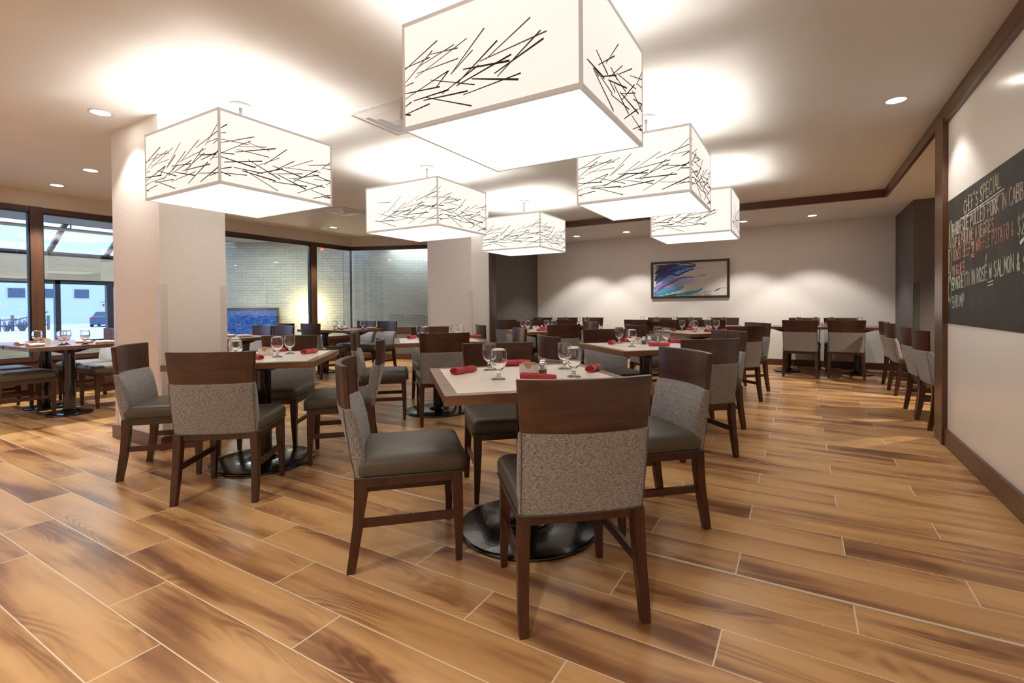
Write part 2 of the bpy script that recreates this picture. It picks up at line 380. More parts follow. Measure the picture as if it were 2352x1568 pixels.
# right wall with marker surface
struct('wall_right', B(1.02, 1.14, -3.6, 5.14, 0, ZS), M['marker'])
struct('baseboard_right', B(.998, 1.02, -3.6, 5.10, 0, .135, bev=.003), M['trim_wood_y'])
bm = bmesh.new(); box(bm, .985, 1.03, 5.065, 5.125, 0, ZS); box(bm, .992, 1.16, 5.125, 5.36, 0, ZS)
struct('trim_4', bm, M['trim_wood_z'])
struct('trim_5', B(.995, 1.022, -3.6, 5.07, ZS-.035, ZS), M['trim_wood_y'])
# wall behind the camera
struct('wall_front', B(-8.75, 4.3, -3.7, -3.6, 0, ZC), M['wall'])
# pillars
def pillar(x0, x1, y0, y1, tops):
    struct('wall_pillar', B(x0, x1, y0, y1, 0, ZC), M['wall'])
    bm = bmesh.new(); d = .022; h = .105
    for a in ((x0-d, x1+d, y0-d, y0), (x0-d, x1+d, y1, y1+d), (x0-d, x0, y0, y1), (x1, x1+d, y0, y1)): box(bm, *a, 0, h)
    struct('baseboard_pillar', bm, M['trim_wood'])
pillar(-5.23, -4.40, 1.94, 2.46, 0)
pillar(-5.28, -4.40, 6.23, 6.72, 0)
def guard(x, y, sx, sy, zt, label):
    bm = bmesh.new(); w = .05; e = .003
    box(bm, min(x, x+sx*w), max(x, x+sx*w), min(y, y-sy*e), max(y, y-sy*e), .11, zt)
    box(bm, min(x, x-sx*e), max(x, x-sx*e), min(y-sy*e, y+sy*w), max(y-sy*e, y+sy*w), .11, zt)
    tag(obj('corner_guard', bm, M['guard']), label, 'corner guard', 'cream corner guards on the pillars')
guard(-4.40, 1.94, -1, 1, 1.33, 'cream corner guard on the front edge of the near pillar')
guard(-5.23, 1.94, 1, 1, 1.33, 'cream corner guard on the left edge of the near pillar')
guard(-4.40, 2.46, -1, -1, 1.33, 'cream corner guard on the rear right edge of the near pillar')
guard(-4.40, 6.23, -1, 1, 1.38, 'cream corner guard on the front edge of the far pillar')
guard(-5.28, 6.23, 1, 1, 1.38, 'cream corner guard on the left edge of the far pillar')
guard(-4.40, 6.72, -1, -1, 1.38, 'cream corner guard on the rear right edge of the far pillar')
# back left: brown post and grey wall
struct('trim_6', B(-5.56, -5.385, 8.34, 8.50, 0, ZS), M['trim_wood_z'])
struct('wall_left', B(-5.52, -5.40, 8.50, YB+.1, 0, ZC), M['wall_grey'])
struct('baseboard_left', B(-5.40, -5.382, 8.50, YB, 0, .115), M['trim_wood_y'])

# window wall on the left: x = -8.57, y from -3.6 to 7.55, then the slanted bay
WX = -8.57
CX, CY = -8.57, 7.55
DX, DY = -5.45, 8.75
bm = bmesh.new(); box(bm, WX-.12, WX, -3.6, CY, 2.475, ZC)
struct('wall_window_side', bm, M['wall_fascia'])
bm = bmesh.new(); box(bm, WX-.12, WX, -3.6, CY, 0, .47); struct('wall_window_side', bm, M['window_wood'])
struct('trim_7', B(WX-.13, WX+.03, -3.6, CY, .47, .50), M['window_wood'])
MUL = [(-1.95, -1.80), (.18, .33), (2.29, 2.41), (4.42, 4.55), (6.48, 6.62)]
def window(y0, y1, n):
    w = empty('window_%d' % n, (WX, (y0+y1)/2, .5)); w['kind'] = 'structure'
    yc = (y0+y1)/2
    bm = bmesh.new(); d0, d1 = -.07, .015
    box(bm, d0, d1, y0-yc, y1-yc, 1.905, 1.975); box(bm, d0, d1, y0-yc, y1-yc, 0, .03)
    obj('window_frame', bm, M['window_wood'], w)
    bm = bmesh.new(); g = .018
    for a in ((y0-yc, y0-yc+g, .03, 1.905), (y1-yc-g, y1-yc, .03, 1.905)): box(bm, -.05, .005, a[0], a[1], a[2], a[3])
    box(bm, -.05, .005, y0-yc, y1-yc, 1.887, 1.905)
    obj('window_gasket', bm, M['black_frame'], w)
    obj('window_pane', B(-.032, -.026, y0-yc+g, y1-yc-g, .03, 1.887), M['pane'], w)
ys = [-3.6]+[a for p in MUL for a in p]+[CY]
for i in range(0, len(ys), 2): window(ys[i], ys[i+1], i//2+1)
for i, (a, b) in enumerate(MUL):
    struct('trim_%d' % (8+i), B(WX-.08, WX+.03, a, b, .5, 2.475), M['mullion_wood'])
# slanted bay
dv = Vector((DX-CX, DY-CY, 0)); L = dv.length; du = dv/L; nv = Vector((-du.y, du.x, 0))
def bay(z0, z1, th, off=0, s0=0, s1=None):
    s1 = L if s1 is None else s1; bm = bmesh.new()
    c = Vector((CX, CY, 0))+du*(s0+s1)/2+nv*(off+th/2)+Vector((0, 0, (z0+z1)/2))
    obox(bm, c, du*(s1-s0)/2, nv*th/2, (z1-z0)/2); return bm
struct('wall_bay', bay(2.475, ZC, .12), M['wall_fascia'])
struct('wall_bay', bay(0, .58, .12), M['wall_grey'])
struct('baseboard_bay', bay(0, .12, .02, -.02), M['trim_wood'])
struct('trim_14', bay(.58, .70, .14, -.02), M['trim_wood'])
w = empty('window_7', (CX, CY, .7)); w['kind'] = 'structure'
def rel(bm): bmesh.ops.translate(bm, verts=bm.verts, vec=(-CX, -CY, -.7)); return bm
obj('window_frame', rel(bay(2.395, 2.475, .09, -.015)), M['window_wood'], w)
obj('window_pane', rel(bay(.70, 2.395, .008, .03, .0, L)), M['pane'], w)
bm = bmesh.new(); box(bm, -.006, .006, -.006, .006, 0, 1.7); o = obj('window_gasket', bm, M['grey_edge'], w); o.location = (.0, .0, 0)

# ------------------------------------------------------------------ courtyard entry outside the windows
struct('floor_courtyard', B(-13.4, WX-.1, -3.6, 12.5, -.10, -.02), plain('grey wet paving', (.22, .22, .22), .5))
bm = bmesh.new(); box(bm, -11.62, WX-.12, -3.6, 7.0, 2.70, 3.0); struct('ceiling_courtyard', bm, M['slats'])
# block wall to the street with a long window band
bm = bmesh.new()
box(bm, -12.62, -12.45, -3.6, 4.70, 1.70, 2.22); box(bm, -12.62, -12.45, -3.6, 4.70, -.1, .48); box(bm, -12.62, -12.45, 4.62, 6.5, -.1, 2.22)
struct('wall_courtyard', bm, M['block'])
w = empty('window_8', (-12.5, 1.0, .48)); w['kind'] = 'structure'
bm = bmesh.new()
for y in (-2.4, -1.0, .3, 1.6, 2.6, 3.72): box(bm, -.05, .05, y-1-.04, y-1+.04, 0, 1.22)
box(bm, -.05, .05, -4.6, 3.62, 1.16, 1.24); box(bm, -.05, .05, -4.6, 3.62, -.02, .05); box(bm, -.05, .06, 3.50, 3.62, 0, 1.22)
obj('window_frame', bm, M['steel_blue'], w)
obj('window_pane', B(-.006, .0, -4.6, 3.54, .05, 1.16), M['pane_clear'], w)
# sloping skylight between street wall and soffit
w = empty('window_9', (-12.5, 1.0, 2.22)); w['kind'] = 'structure'
bm = bmesh.new()
for y in (-4.6, -3.7, -2.8, -1.9, -1.0, -.1, .8, 1.7, 2.6, 3.5, 4.4, 5.3): bar(bm, (0, y, 0), (.88, y, .50), .07, .06)
bar(bm, (.90, -4.6, .51), (.90, 5.6, .51), .08, .06); bar(bm, (0, -4.6, .0), (0, 5.6, .0), .10, .08)
obj('window_frame', bm, M['steel_blue'], w)
bm = bmesh.new(); vs = [bm.verts.new(p) for p in ((0, -4.6, 0), (0, 5.6, 0), (.88, 5.6, .50), (.88, -4.6, .50))]; bm.faces.new(vs)
o = obj('window_pane', bm, M['pane_clear'], w)
# pipe under the soffit
bm = bmesh.new(); tube(bm, [(-11.4, -3.5, 2.58), (-11.4, 6.6, 2.58)], .03, 10)
for y in (-2., 0., 2., 3.6, 5.4): box(bm, -11.41, -11.39, y-.01, y+.01, 2.58, 2.70)
tag(obj('sprinkler_pipe', bm, M['white_metal']), 'pale grey pipe hung under the slatted soffit outside the windows', 'pipe')
# brick walls seen through the bay
def wallseg(name, a, b, z0, z1, mat, th=.2):
    a = Vector((*a, 0)); b = Vector((*b, 0)); d = (b-a); ln = d.length
    bm = bmesh.new(); box(bm, 0, ln, 0, th, z0, z1)
    o = struct(name, bm, mat); o.location = a; o.rotation_euler = (0, 0, math.atan2(d.y, d.x)); return o
wallseg('wall_brick', (-13.0, 5.85), (-9.45, 8.05), -.1, 2.95, M['brick'])
wallseg('wall_brick', (-9.40, 8.02), (-4.8, 11.0), -.1, 2.66, M['brick'])
struct('ceiling_courtyard', B(-13.3, -9.2, 7.0, 8.6, 2.80, 3.0), plain('cream soffit', (.60, .56, .46), .8))
# blue painting leaning outside on the brick wall
ang = math.atan2(8.05-5.85, -9.45+13.0)
o = empty('framed_painting', (-11.35, 6.80, .45), ang)
bm = bmesh.new(); fw = .05; hw = .78; hh = .70
for a in ((-hw, hw, 0, fw), (-hw, hw, hh-fw, hh), (-hw, -hw+fw, fw, hh-fw), (hw-fw, hw, fw, hh-fw)): box(bm, a[0], a[1], -.05, 0, a[2], a[3])
obj('picture_frame', bm, M['frame_black'], o); obj('canvas', B(-hw+fw, hw-fw, -.03, -.01, fw, hh-fw), M['blue_art'], o)
tag(o, 'blue mottled painting in a black frame on the white brick wall outside', 'painting')
# wall lamp glowing behind the mullion
o = empty('wall_lamp', (-10.02, 7.58, .62), ang)
obj('lamp_body', (lambda bm: (cyl(bm, 0, 0, .05, 0, .06, 16), cyl(bm, 0, 0, .018, .06, .30, 12), bm)[-1])(bmesh.new()), M['frame_black'], o)
obj('lamp_bulb', (lambda bm: (lathe(bm, [(0, .30), (.035, .32), (.05, .36), (.035, .41), (0, .43)], 16), bm)[-1])(bmesh.new()), M['bulb'], o, True)
tag(o, 'small glowing lamp against the white brick wall outside the bay window', 'lamp')
light('lamp_glow', 'POINT', (-9.99, 7.44, 1.08), 9, (1, .72, .36), .04)
# benches / ledge in courtyard
# outdoors: snow, building, fence, bushes, car
struct('ground', B(-110, -12.7, -40, 80, -.65, -.50), M['snow'])
o = empty('building', (-75, 24, -.5))
obj('wall', B(-3, 0, -40, 30, 0, 11), M['siding'], o)
for y, in ((-16.5,), (-13.6,), (-10.8,), (-8.0,), (-5.1,), (-2.25,), (.6,)):
    w_ = obj('window', B(0, .05, y-.80, y+.80, 2.95, 4.20), M['white_metal'], o)
    obj('pane', B(.05, .07, y-.70, y+.70, 3.05, 4.10), M['ext_window'], w_)
tag(o, 'long pale blue building with small dark windows across the street', 'building')
bld = o
o = obj('parking_sign', (lambda bm: (box(bm, 0, .03, -.28, .28, 0, .8), box(bm, .03, .034, -.2, .2, .45, .7, 1), box(bm, .03, .034, -.12, .12, .08, .36, 2), bm)[-1])(bmesh.new()), [M['china'], M['ink_greyp'], M['tail_red']], bld)
o.location = (.06, 2.7, 2.0); o['label'] = 'small white parking sign'
bm = bmesh.new()
for y, h in ((0, 1.0), (.75, 1.25), (1.75, 1.65), (2.9, 1.2)): box(bm, -.08, .08, y-.08, y+.08, 0, h)
for a, b in (((0, 0, .85), (0, 1.0, .95)), ((0, .75, .8), (0, 2.9, 1.5)), ((0, 0, .4), (0, 2.9, .45))): bar(bm, a, b, .06, .10)
o = obj('rail_fence', bm, M['bark']); o.location = (-54, 12.6, -.5); tag(o, 'weathered post and rail fence in the snow outside', 'fence')
random.seed(4)
for i, (x, y, h, lb) in enumerate(((-53.5, 12.9, .9, 'bare twiggy shrub left of the tall fence post in the snow'), (-53.2, 13.7, 1.05, 'bare twiggy shrub by the middle of the rail fence'), (-53.5, 14.8, .95, 'bare twiggy shrub at the right end of the rail fence'))):
    bm = bmesh.new()
    for k in range(38):
        a = random.uniform(0, 2*PI); l_ = random.uniform(.5, 1)*h; t_ = random.uniform(.2, .75)
        p = Vector((math.cos(a)*.1, math.sin(a)*.1, 0)); q = Vector((math.cos(a)*l_*t_, math.sin(a)*l_*t_, l_))
        mid_ = (p+q)/2+Vector((random.uniform(-.08, .08), random.uniform(-.08, .08), .05)); tube(bm, [p, mid_, q], [.03, .022, .012], 4)
    o = obj('bare_shrub', bm, M['bark']); o.location = (x, y, -.5); tag(o, lb, 'shrub', 'bare shrubs by the fence')
# car, seen from behind
o = empty('parked_car', (-59.5, 21.4, -.5), R(150))
def sec(x, hw, z0, z1, z2):   # body cross-section
    return [(x, -hw*.96, z0), (x, -hw, z0+.25), (x, -hw*.97, z1), (x, -hw*.78, z2), (x, hw*.78, z2), (x, hw*.97, z1), (x, hw, z0+.25), (x, hw*.96, z0)]
bm = bmesh.new(); loft(bm, [sec(-2.3, .78, .30, .80, .98), sec(-2.1, .86, .22, .88, 1.02), sec(-1.2, .9, .2, .92, 1.0), sec(0, .9, .2, .90, .96), sec(1.4, .88, .2, .85, .92), sec(2.2, .78, .25, .62, .74)])
obj('car_body', bm, M['car_paint'], o, False)
bm = bmesh.new(); loft(bm, [[(-1.75, -.72, .98), (-1.75, .72, .98), (-1.0, .58, 1.42), (-1.0, -.58, 1.42)], [(1.25, -.74, .95), (1.25, .74, .95), (.3, .58, 1.42), (.3, -.58, 1.42)]]); obj('cabin_window', bm, M['car_glass'], o)
obj('roof', B(-1.0, .32, -.56, .56, 1.41, 1.45, bev=.015), M['car_paint'], o)
for s_ in (-1, 1): obj('tail_lamp', B(-2.33, -2.2, min(s_*.42, s_*.80), max(s_*.42, s_*.80), .74, .90, bev=.01), M['tail_red'], o)
for x in (-1.45, 1.4):
    for s_ in (-1, 1):
        bm = bmesh.new(); cyl(bm, 0, 0, .32, -.1, .1, 24, bev=.03); w_ = obj('wheel', bm, M['tyre'], o); w_.rotation_euler = (PI/2, 0, 0); w_.location = (x, s_*.80, .32)
tag(o, 'dark blue car with red tail lamps parked in the snow outside', 'car')

# ------------------------------------------------------------------ ceiling fittings
STROKES_Y = [(118,718,385,562),(118,705,330,657),(118,803,348,618),(245,703,512,603),(330,640,540,627),(208,773,607,578),(225,745,540,690),(485,780,732,535),(485,780,648,653),(370,850,470,755),(118,818,198,798),(118,900,468,755),(118,862,402,845),(118,948,180,918),(118,995,323,942),(118,992,172,998),(195,913,470,870),(275,917,610,892),(280,897,636,983),(328,796,660,860),(418,890,690,748),(540,833,823,620),(577,760,905,748),(527,853,918,713),(577,912,982,827),(640,823,965,862),(765,812,1220,762),(695,727,1152,612),(740,720,1047,520),(800,810,1133,650),(820,830,1113,602),(858,938,1185,742),(997,595,1365,445),(1150,580,1368,368),(1175,555,1368,516),(1275,573,1368,520),(1045,668,1325,672),(1073,717,1368,645),(1228,725,1368,625),(1268,700,1368,697),(1040,845,1368,848),(1060,928,1368,788),(1213,873,1368,838)]
STROKES_X = [(850,440,943,393),(850,487,930,487),(850,555,1188,628),(850,603,1255,540),(850,725,1212,588),(1080,648,1397,658),(1035,711,1500,677),(1057,682,1425,775),(1182,603,1427,702),(850,714,1020,736),(850,757,1265,893),(905,826,1343,819),(1183,802,1545,1030),(1222,893,1542,783),(1365,860,1628,688),(850,903,990,885),(850,930,978,985),(850,945,1165,980),(1015,887,1350,960),(1110,927,1493,1047),(1117,905,1517,1160),(1283,962,1575,907),(1427,948,1710,822),(1463,875,1785,1003),(1588,893,2000,950),(1633,897,1915,815),(1405,965,1797,966),(1525,978,1833,1142),(1455,1055,1847,1112),(1645,1010,2050,1125),(1697,1055,1970,925),(1683,1022,1982,983),(1735,1187,2022,1097),(1870,872,2115,868),(2003,922,2115,838),(1913,973,2112,1056),(1933,1030,2112,1053),(2060,1097,2112,1068),(1897,1153,2108,1238),(1913,1247,2108,1212),(2040,1238,2108,1243),(2030,905,2115,923)]
def uvY(x, y):
    u = (x-118)/1250; U = u*720/((1-u)*667+u*720); a = 428-203*u; b = 1095-150*u; return U, 1-(y-a)/(b-a)
def uvX(x, y):
    u = (x-850)/1272; U = u*695/((1-u)*875+u*695); a = 190+450*u; b = 1065+270*u; return U, 1-(y-a)/(b-a)
SY = [(*uvY(a, b), *uvY(c, d)) for a, b, c, d in STROKES_Y]
def uvN(x, y):
    u = (x-1735)/540; U = u*825/((1-u)*1110+u*825); a = -335+845*u; b = 775+560*u; return U, 1-(y-a)/(b-a)
STROKES_N = [(1785,547,1935,720),(1865,475,1965,690),(1835,600,2005,857),(1835,625,2015,1005),(1845,625,1885,700),(1950,595,2062,438),(1885,602,2027,537),(1910,703,2042,703),(1980,715,2097,625),(1993,632,2050,740),(2045,685,2218,835),(2065,695,2183,657),(1970,737,2135,820),(1975,735,2030,845),(2050,735,2125,850),(2093,915,2205,797),(2020,780,2150,1040),(1993,862,2155,1003),(2075,850,2240,1048),(2090,863,2212,868),(2165,715,2272,757),(2220,800,2272,700),(2110,1080,2230,1010),(2193,918,2270,972),(2245,1013,2270,975),(2185,848,2272,1035),(2180,1060,2270,1198),(2187,1177,2272,1152),(2237,1180,2272,1198),(2230,790,2272,830)]
SN = [(*uvN(a, b), *uvN(c, d)) for a, b, c, d in STROKES_N]
SX = [(*uvX(a, b), *uvX(c, d)) for a, b, c, d in STROKES_X]
def pendant(x0, x1, y0, y1, label, lo=-1, hi=2, z0=1.94, z1=2.425, seed=1):
    cx, cy = (x0+x1)/2, (y0+y1)/2; hx, hy = (x1-x0)/2, (y1-y0)/2
    p = empty('pendant_lamp', (cx, cy, ZC)); Z0, Z1 = z0-ZC, z1-ZC
    rnd_ = random.Random(seed)
    bm = bmesh.new(); th = .006
    for a in ((-hx, hx, -hy, -hy+th), (-hx, hx, hy-th, hy), (-hx, -hx+th, -hy+th, hy-th), (hx-th, hx, -hy+th, hy-th)):
        box(bm, *a, Z0, Z1)
    bm.faces.ensure_lookup_table()
    for f in bm.faces:      # lining on inner faces
        c = f.calc_center_median(); f.normal_update()
    def stroke(face, u0, v0, u1, v1, w0, w1, mi, lift):
        def P3(u, v, off):
            z = Z0+v*(Z1-Z0)
            if face == '-y': return Vector((-hx+u*2*hx, -hy-off, z))
            if face == '+x': return Vector((hx+off, -hy+u*2*hy, z))
            if face == '+y': return Vector((hx-u*2*hx, hy+off, z))
            return Vector((-hx-off, hy-u*2*hy, z))
        a = P3(u0, v0, lift); b = P3(u1, v1, lift); d = (b-a); nrm = {'-y': Vector((0, -1, 0)), '+x': Vector((1, 0, 0)), '+y': Vector((0, 1, 0)), '-x': Vector((-1, 0, 0))}[face]
        s_ = d.cross(nrm).normalized()
        top = [a+s_*w0/2, a-s_*w0/2, b-s_*w1/2, b+s_*w1/2]; bot = [q_-nrm*(lift-.0002) for q_ in top]
        vt = [bm.verts.new(q_) for q_ in top]; vb = [bm.verts.new(q_) for q_ in bot]
        bm.faces.new(vt).material_index = mi
        for i in range(4): bm.faces.new((vt[i], vb[i], vb[(i+1) % 4], vt[(i+1) % 4])).material_index = mi
    k = 0
    for face, ST, lo_, hi_ in (('-y', SY, lo, hi), ('+x', SN if hi < 1 else SX, -1, 2), ('+y', SY, -1, 2), ('-x', SX, -1, 2)):
        for (u0, v0, u1, v1) in ST:
            if min(u0, u1) < lo_ or max(u0, u1) > hi_: continue
            k += 1
            mi = 1 if ((v0+v1)/2 < .42 or rnd_.random() < .35) else 2
            w_ = rnd_.uniform(.0035, .0065) if mi == 1 else rnd_.uniform(.003, .005)
            stroke(face, min(max(u0, .002), .998), v0, min(max(u1, .002), .998), v1, w_*.8, w_*1.4, mi, .0006+.00002*k)
    bmesh.ops.recalc_face_normals(bm, faces=bm.faces)
    obj('lamp_shade', bm, [M['shade'], M['print_dark'], M['print_taupe']], p)
    bm = bmesh.new(); e = .016; t_ = .0035
    for z in (Z0, Z1-e):
        for a in ((-hx-t_, hx+t_, -hy-t_, -hy), (-hx-t_, hx+t_, hy, hy+t_), (-hx-t_, -hx, -hy, hy), (hx, hx+t_, -hy, hy)): box(bm, *a, z, z+e)
    for sx in (-1, 1):
        for sy in (-1, 1):
            xa, xb = sorted((sx*(hx+t_), sx*(hx-.009))); ya, yb = sorted((sy*(hy+t_), sy*hy)); box(bm, xa, xb, ya, yb, Z0+e, Z1-e)
            xa, xb = sorted((sx*(hx+t_), sx*hx)); ya, yb = sorted((sy*hy, sy*(hy-.009))); box(bm, xa, xb, ya, yb, Z0+e, Z1-e)
    for a in ((-hx, hx, -hy, -hy+.012), (-hx, hx, hy-.012, hy), (-hx, -hx+.012, -hy, hy), (hx-.012, hx, -hy, hy)): box(bm, *a, Z0-.002, Z0)
    obj('shade_edging', bm, M['grey_edge'], p)
    obj('diffuser', B(-hx+.012, hx-.012, -hy+.012, hy-.012, Z0+.004, Z0+.010), M['diffuser'], p)
    bm = bmesh.new(); cyl(bm, 0, 0, .085, -.022, 0, 32, bev=.004)
    obj('canopy', bm, M['canopy_metal'], p, False)
    bm = bmesh.new(); cyl(bm, 0, 0, .012, Z0+.12, -.02, 12); cyl(bm, 0, 0, .024, Z0+.30, Z0+.36, 16)
    box(bm, -hx+.006, hx-.006, -.006, .006, Z1-.03, Z1-.02); box(bm, -.006, .006, -hy+.006, hy-.006, Z1-.03, Z1-.02)
    obj('stem', bm, M['canopy_metal'], p)
    for sx, sy in ((-.16, 0), (.16, 0), (0, -.16), (0, .16)):
        bm = bmesh.new(); lathe(bm, [(0, -.05), (.02, -.045), (.03, -.015), (.026, .015), (.014, .04), (0, .05)], 14)
        b_ = obj('bulb', bm, M['bulb'], p, True); b_.location = (sx, sy, Z0+.18)
    light('pendant_light', 'POINT', (cx, cy, z0+.26), LAMP_W, (1, .93, .85), .10)
    tag(p, label, 'pendant lamp', 'square twig-print pendant lamps')
    return p
pendant(-1.55, -.675, 1.69, 2.49, 'largest and nearest square twig-print pendant lamp, cut off by the top of the photo', hi=.84, seed=2)
pendant(-4.18, -3.20, 1.76, 2.63, 'square twig-print pendant lamp hanging in front of the near pillar at left', seed=1)
pendant(-4.06, -3.07, 3.79, 4.65, 'middle twig-print pendant lamp of the left row, in front of the far pillar', lo=.12, seed=3)
pendant(-4.01, -3.05, 5.95, 6.77, 'farthest twig-print pendant lamp of the left row, smallest one in the photo', seed=4)
pendant(-1.525, -.655, 3.65, 4.51, 'second twig-print pendant lamp of the right row, just behind the largest', seed=5)
pendant(-1.52, -.64, 5.85, 6.63, 'third twig-print pendant lamp of the right row, partly hidden by the one before it', hi=.86, seed=6)

def downlight(x, y, z, label, wat=DOWN_W, spot=True):
    o = empty('downlight', (x, y, z))
    bm = bmesh.new(); lathe(bm, [(.060, -.002), (.076, -.006), (.080, -.001), (.080, 0), (.060, 0)], 32, closed=True)
    obj('trim_ring', bm, M['white_metal'], o, True)
    bm = bmesh.new(); lathe(bm, [(0, -.0022), (.0605, -.0022), (.0605, -.001), (0, -.001)], 32); obj('lens', bm, M['lens'], o)
    tag(o, label, 'downlight', 'recessed round ceiling downlights')
    if spot: light('ceiling_spot', 'SPOT', (x, y, z-.02), wat, (1, .94, .86), .06, spot_size=R(100), spot_blend=.35)
downlight(-4.76, 1.70, ZC, 'large recessed downlight in the ceiling left of the near pillar', 7)
downlight(-6.83, 2.34, ZC, 'recessed downlight in the second place of the left ceiling, above the window tables')
downlight(-8.0, 2.40, ZC, 'recessed downlight closest to the left window wall')
downlight(.65, 4.75, ZC, 'single recessed downlight near the chalkboard wall at upper right', 8)
downlight(-7.80, 6.43, ZC, 'recessed downlight in the ceiling before the bay window')
downlight(-4.03, 9.50, ZS, 'leftmost recessed downlight in the rear soffit', 20)
downlight(-2.97, 9.50, ZS, 'recessed downlight in the rear soffit, second from left, before the painting', 20)
downlight(-.86, 9.45, ZS, 'recessed downlight in the rear soffit beside the farthest right pendant', 20)
downlight(.17, 9.45, ZS, 'rightmost recessed downlight in the rear soffit', 20)
for x_, y_ in ((-5.6, -.9), (-2.45, -.7), (-.1, -.9), (-4.2, -2.4), (-1.2, -2.4), (-7.4, -.6)):
    light('ceiling_spot', 'SPOT', (x_, y_, ZC-.02), 27, (1, .96, .91), .06, spot_size=R(115), spot_blend=.5)  # added spots behind the camera, without fixtures, to brighten the foreground
light('alcove_fill', 'SPOT', (2.4, 7.1, ZS-.03), 60, (1, .87, .70), .05, spot_size=R(120), spot_blend=.5)  # unseen fill spot added to light the alcove, no fixture
light('courtyard_fill', 'AREA', (-10.2, 3.4, 2.60), 9, (1, .93, .78), 1.6)  # three soft fill lights added to brighten the courtyard walls, no fixtures
light('courtyard_fill', 'AREA', (-9.9, 6.0, 2.66), 9, (.97, .98, .90), 1.2)
light('courtyard_fill', 'AREA', (-7.9, 8.9, 2.55), 5, (.86, .94, 1), 1.0)

def vent(x, y, s, label):
    o = empty('ceiling_vent', (x, y, ZC)); h = s/2
    bm = bmesh.new()
    for a, b, za, zb in ((h, h-.028, -.004, -.008), ):
        ro = rrect(a, a, .004, 0, 1); ri = rrect(b, b, .004, 0, 1)
        loft(bm, [rrect(a, a, .004, 0, 1), rrect(a, a, .004, -.008, 1), rrect(b, b, .004, -.010, 1), rrect(b-.004, b-.004, .004, .0, 1)], cap=False)
    obj('vent_frame', bm, M['white_metal'], o)
    for a, b, z_ in ((h*.86, h*.66, -.004), (h*.62, h*.44, -.007), (h*.40, h*.22, -.010)):
        bm = bmesh.new(); loft(bm, [rrect(a, a, .004, z_, 1), rrect(b, b, .004, z_-.020, 1), rrect(b-.004, b-.004, .004, z_-.020, 1), rrect(a-.006, a-.006, .004, z_+.002, 1)], cap=False)
        obj('louver', bm, M['white_metal'], o)
    obj('vent_plate', B(-h*.2, h*.2, -h*.2, h*.2, -.034, -.030), M['white_metal'], o)
    obj('backing', B(-h*.9, h*.9, -h*.9, h*.9, -.003, -.001), M['grey_edge'], o)
    tag(o, label, 'ceiling vent', 'square ceiling vents')
vent(-2.84, 3.03, .60, 'large square ceiling vent partly hidden behind the nearest pendant')
vent(-6.38, 5.48, .60, 'square ceiling vent above the window tables, left of the middle pendant')
vent(-6.05, 3.05, .55, 'ceiling vent half hidden behind the near pillar')
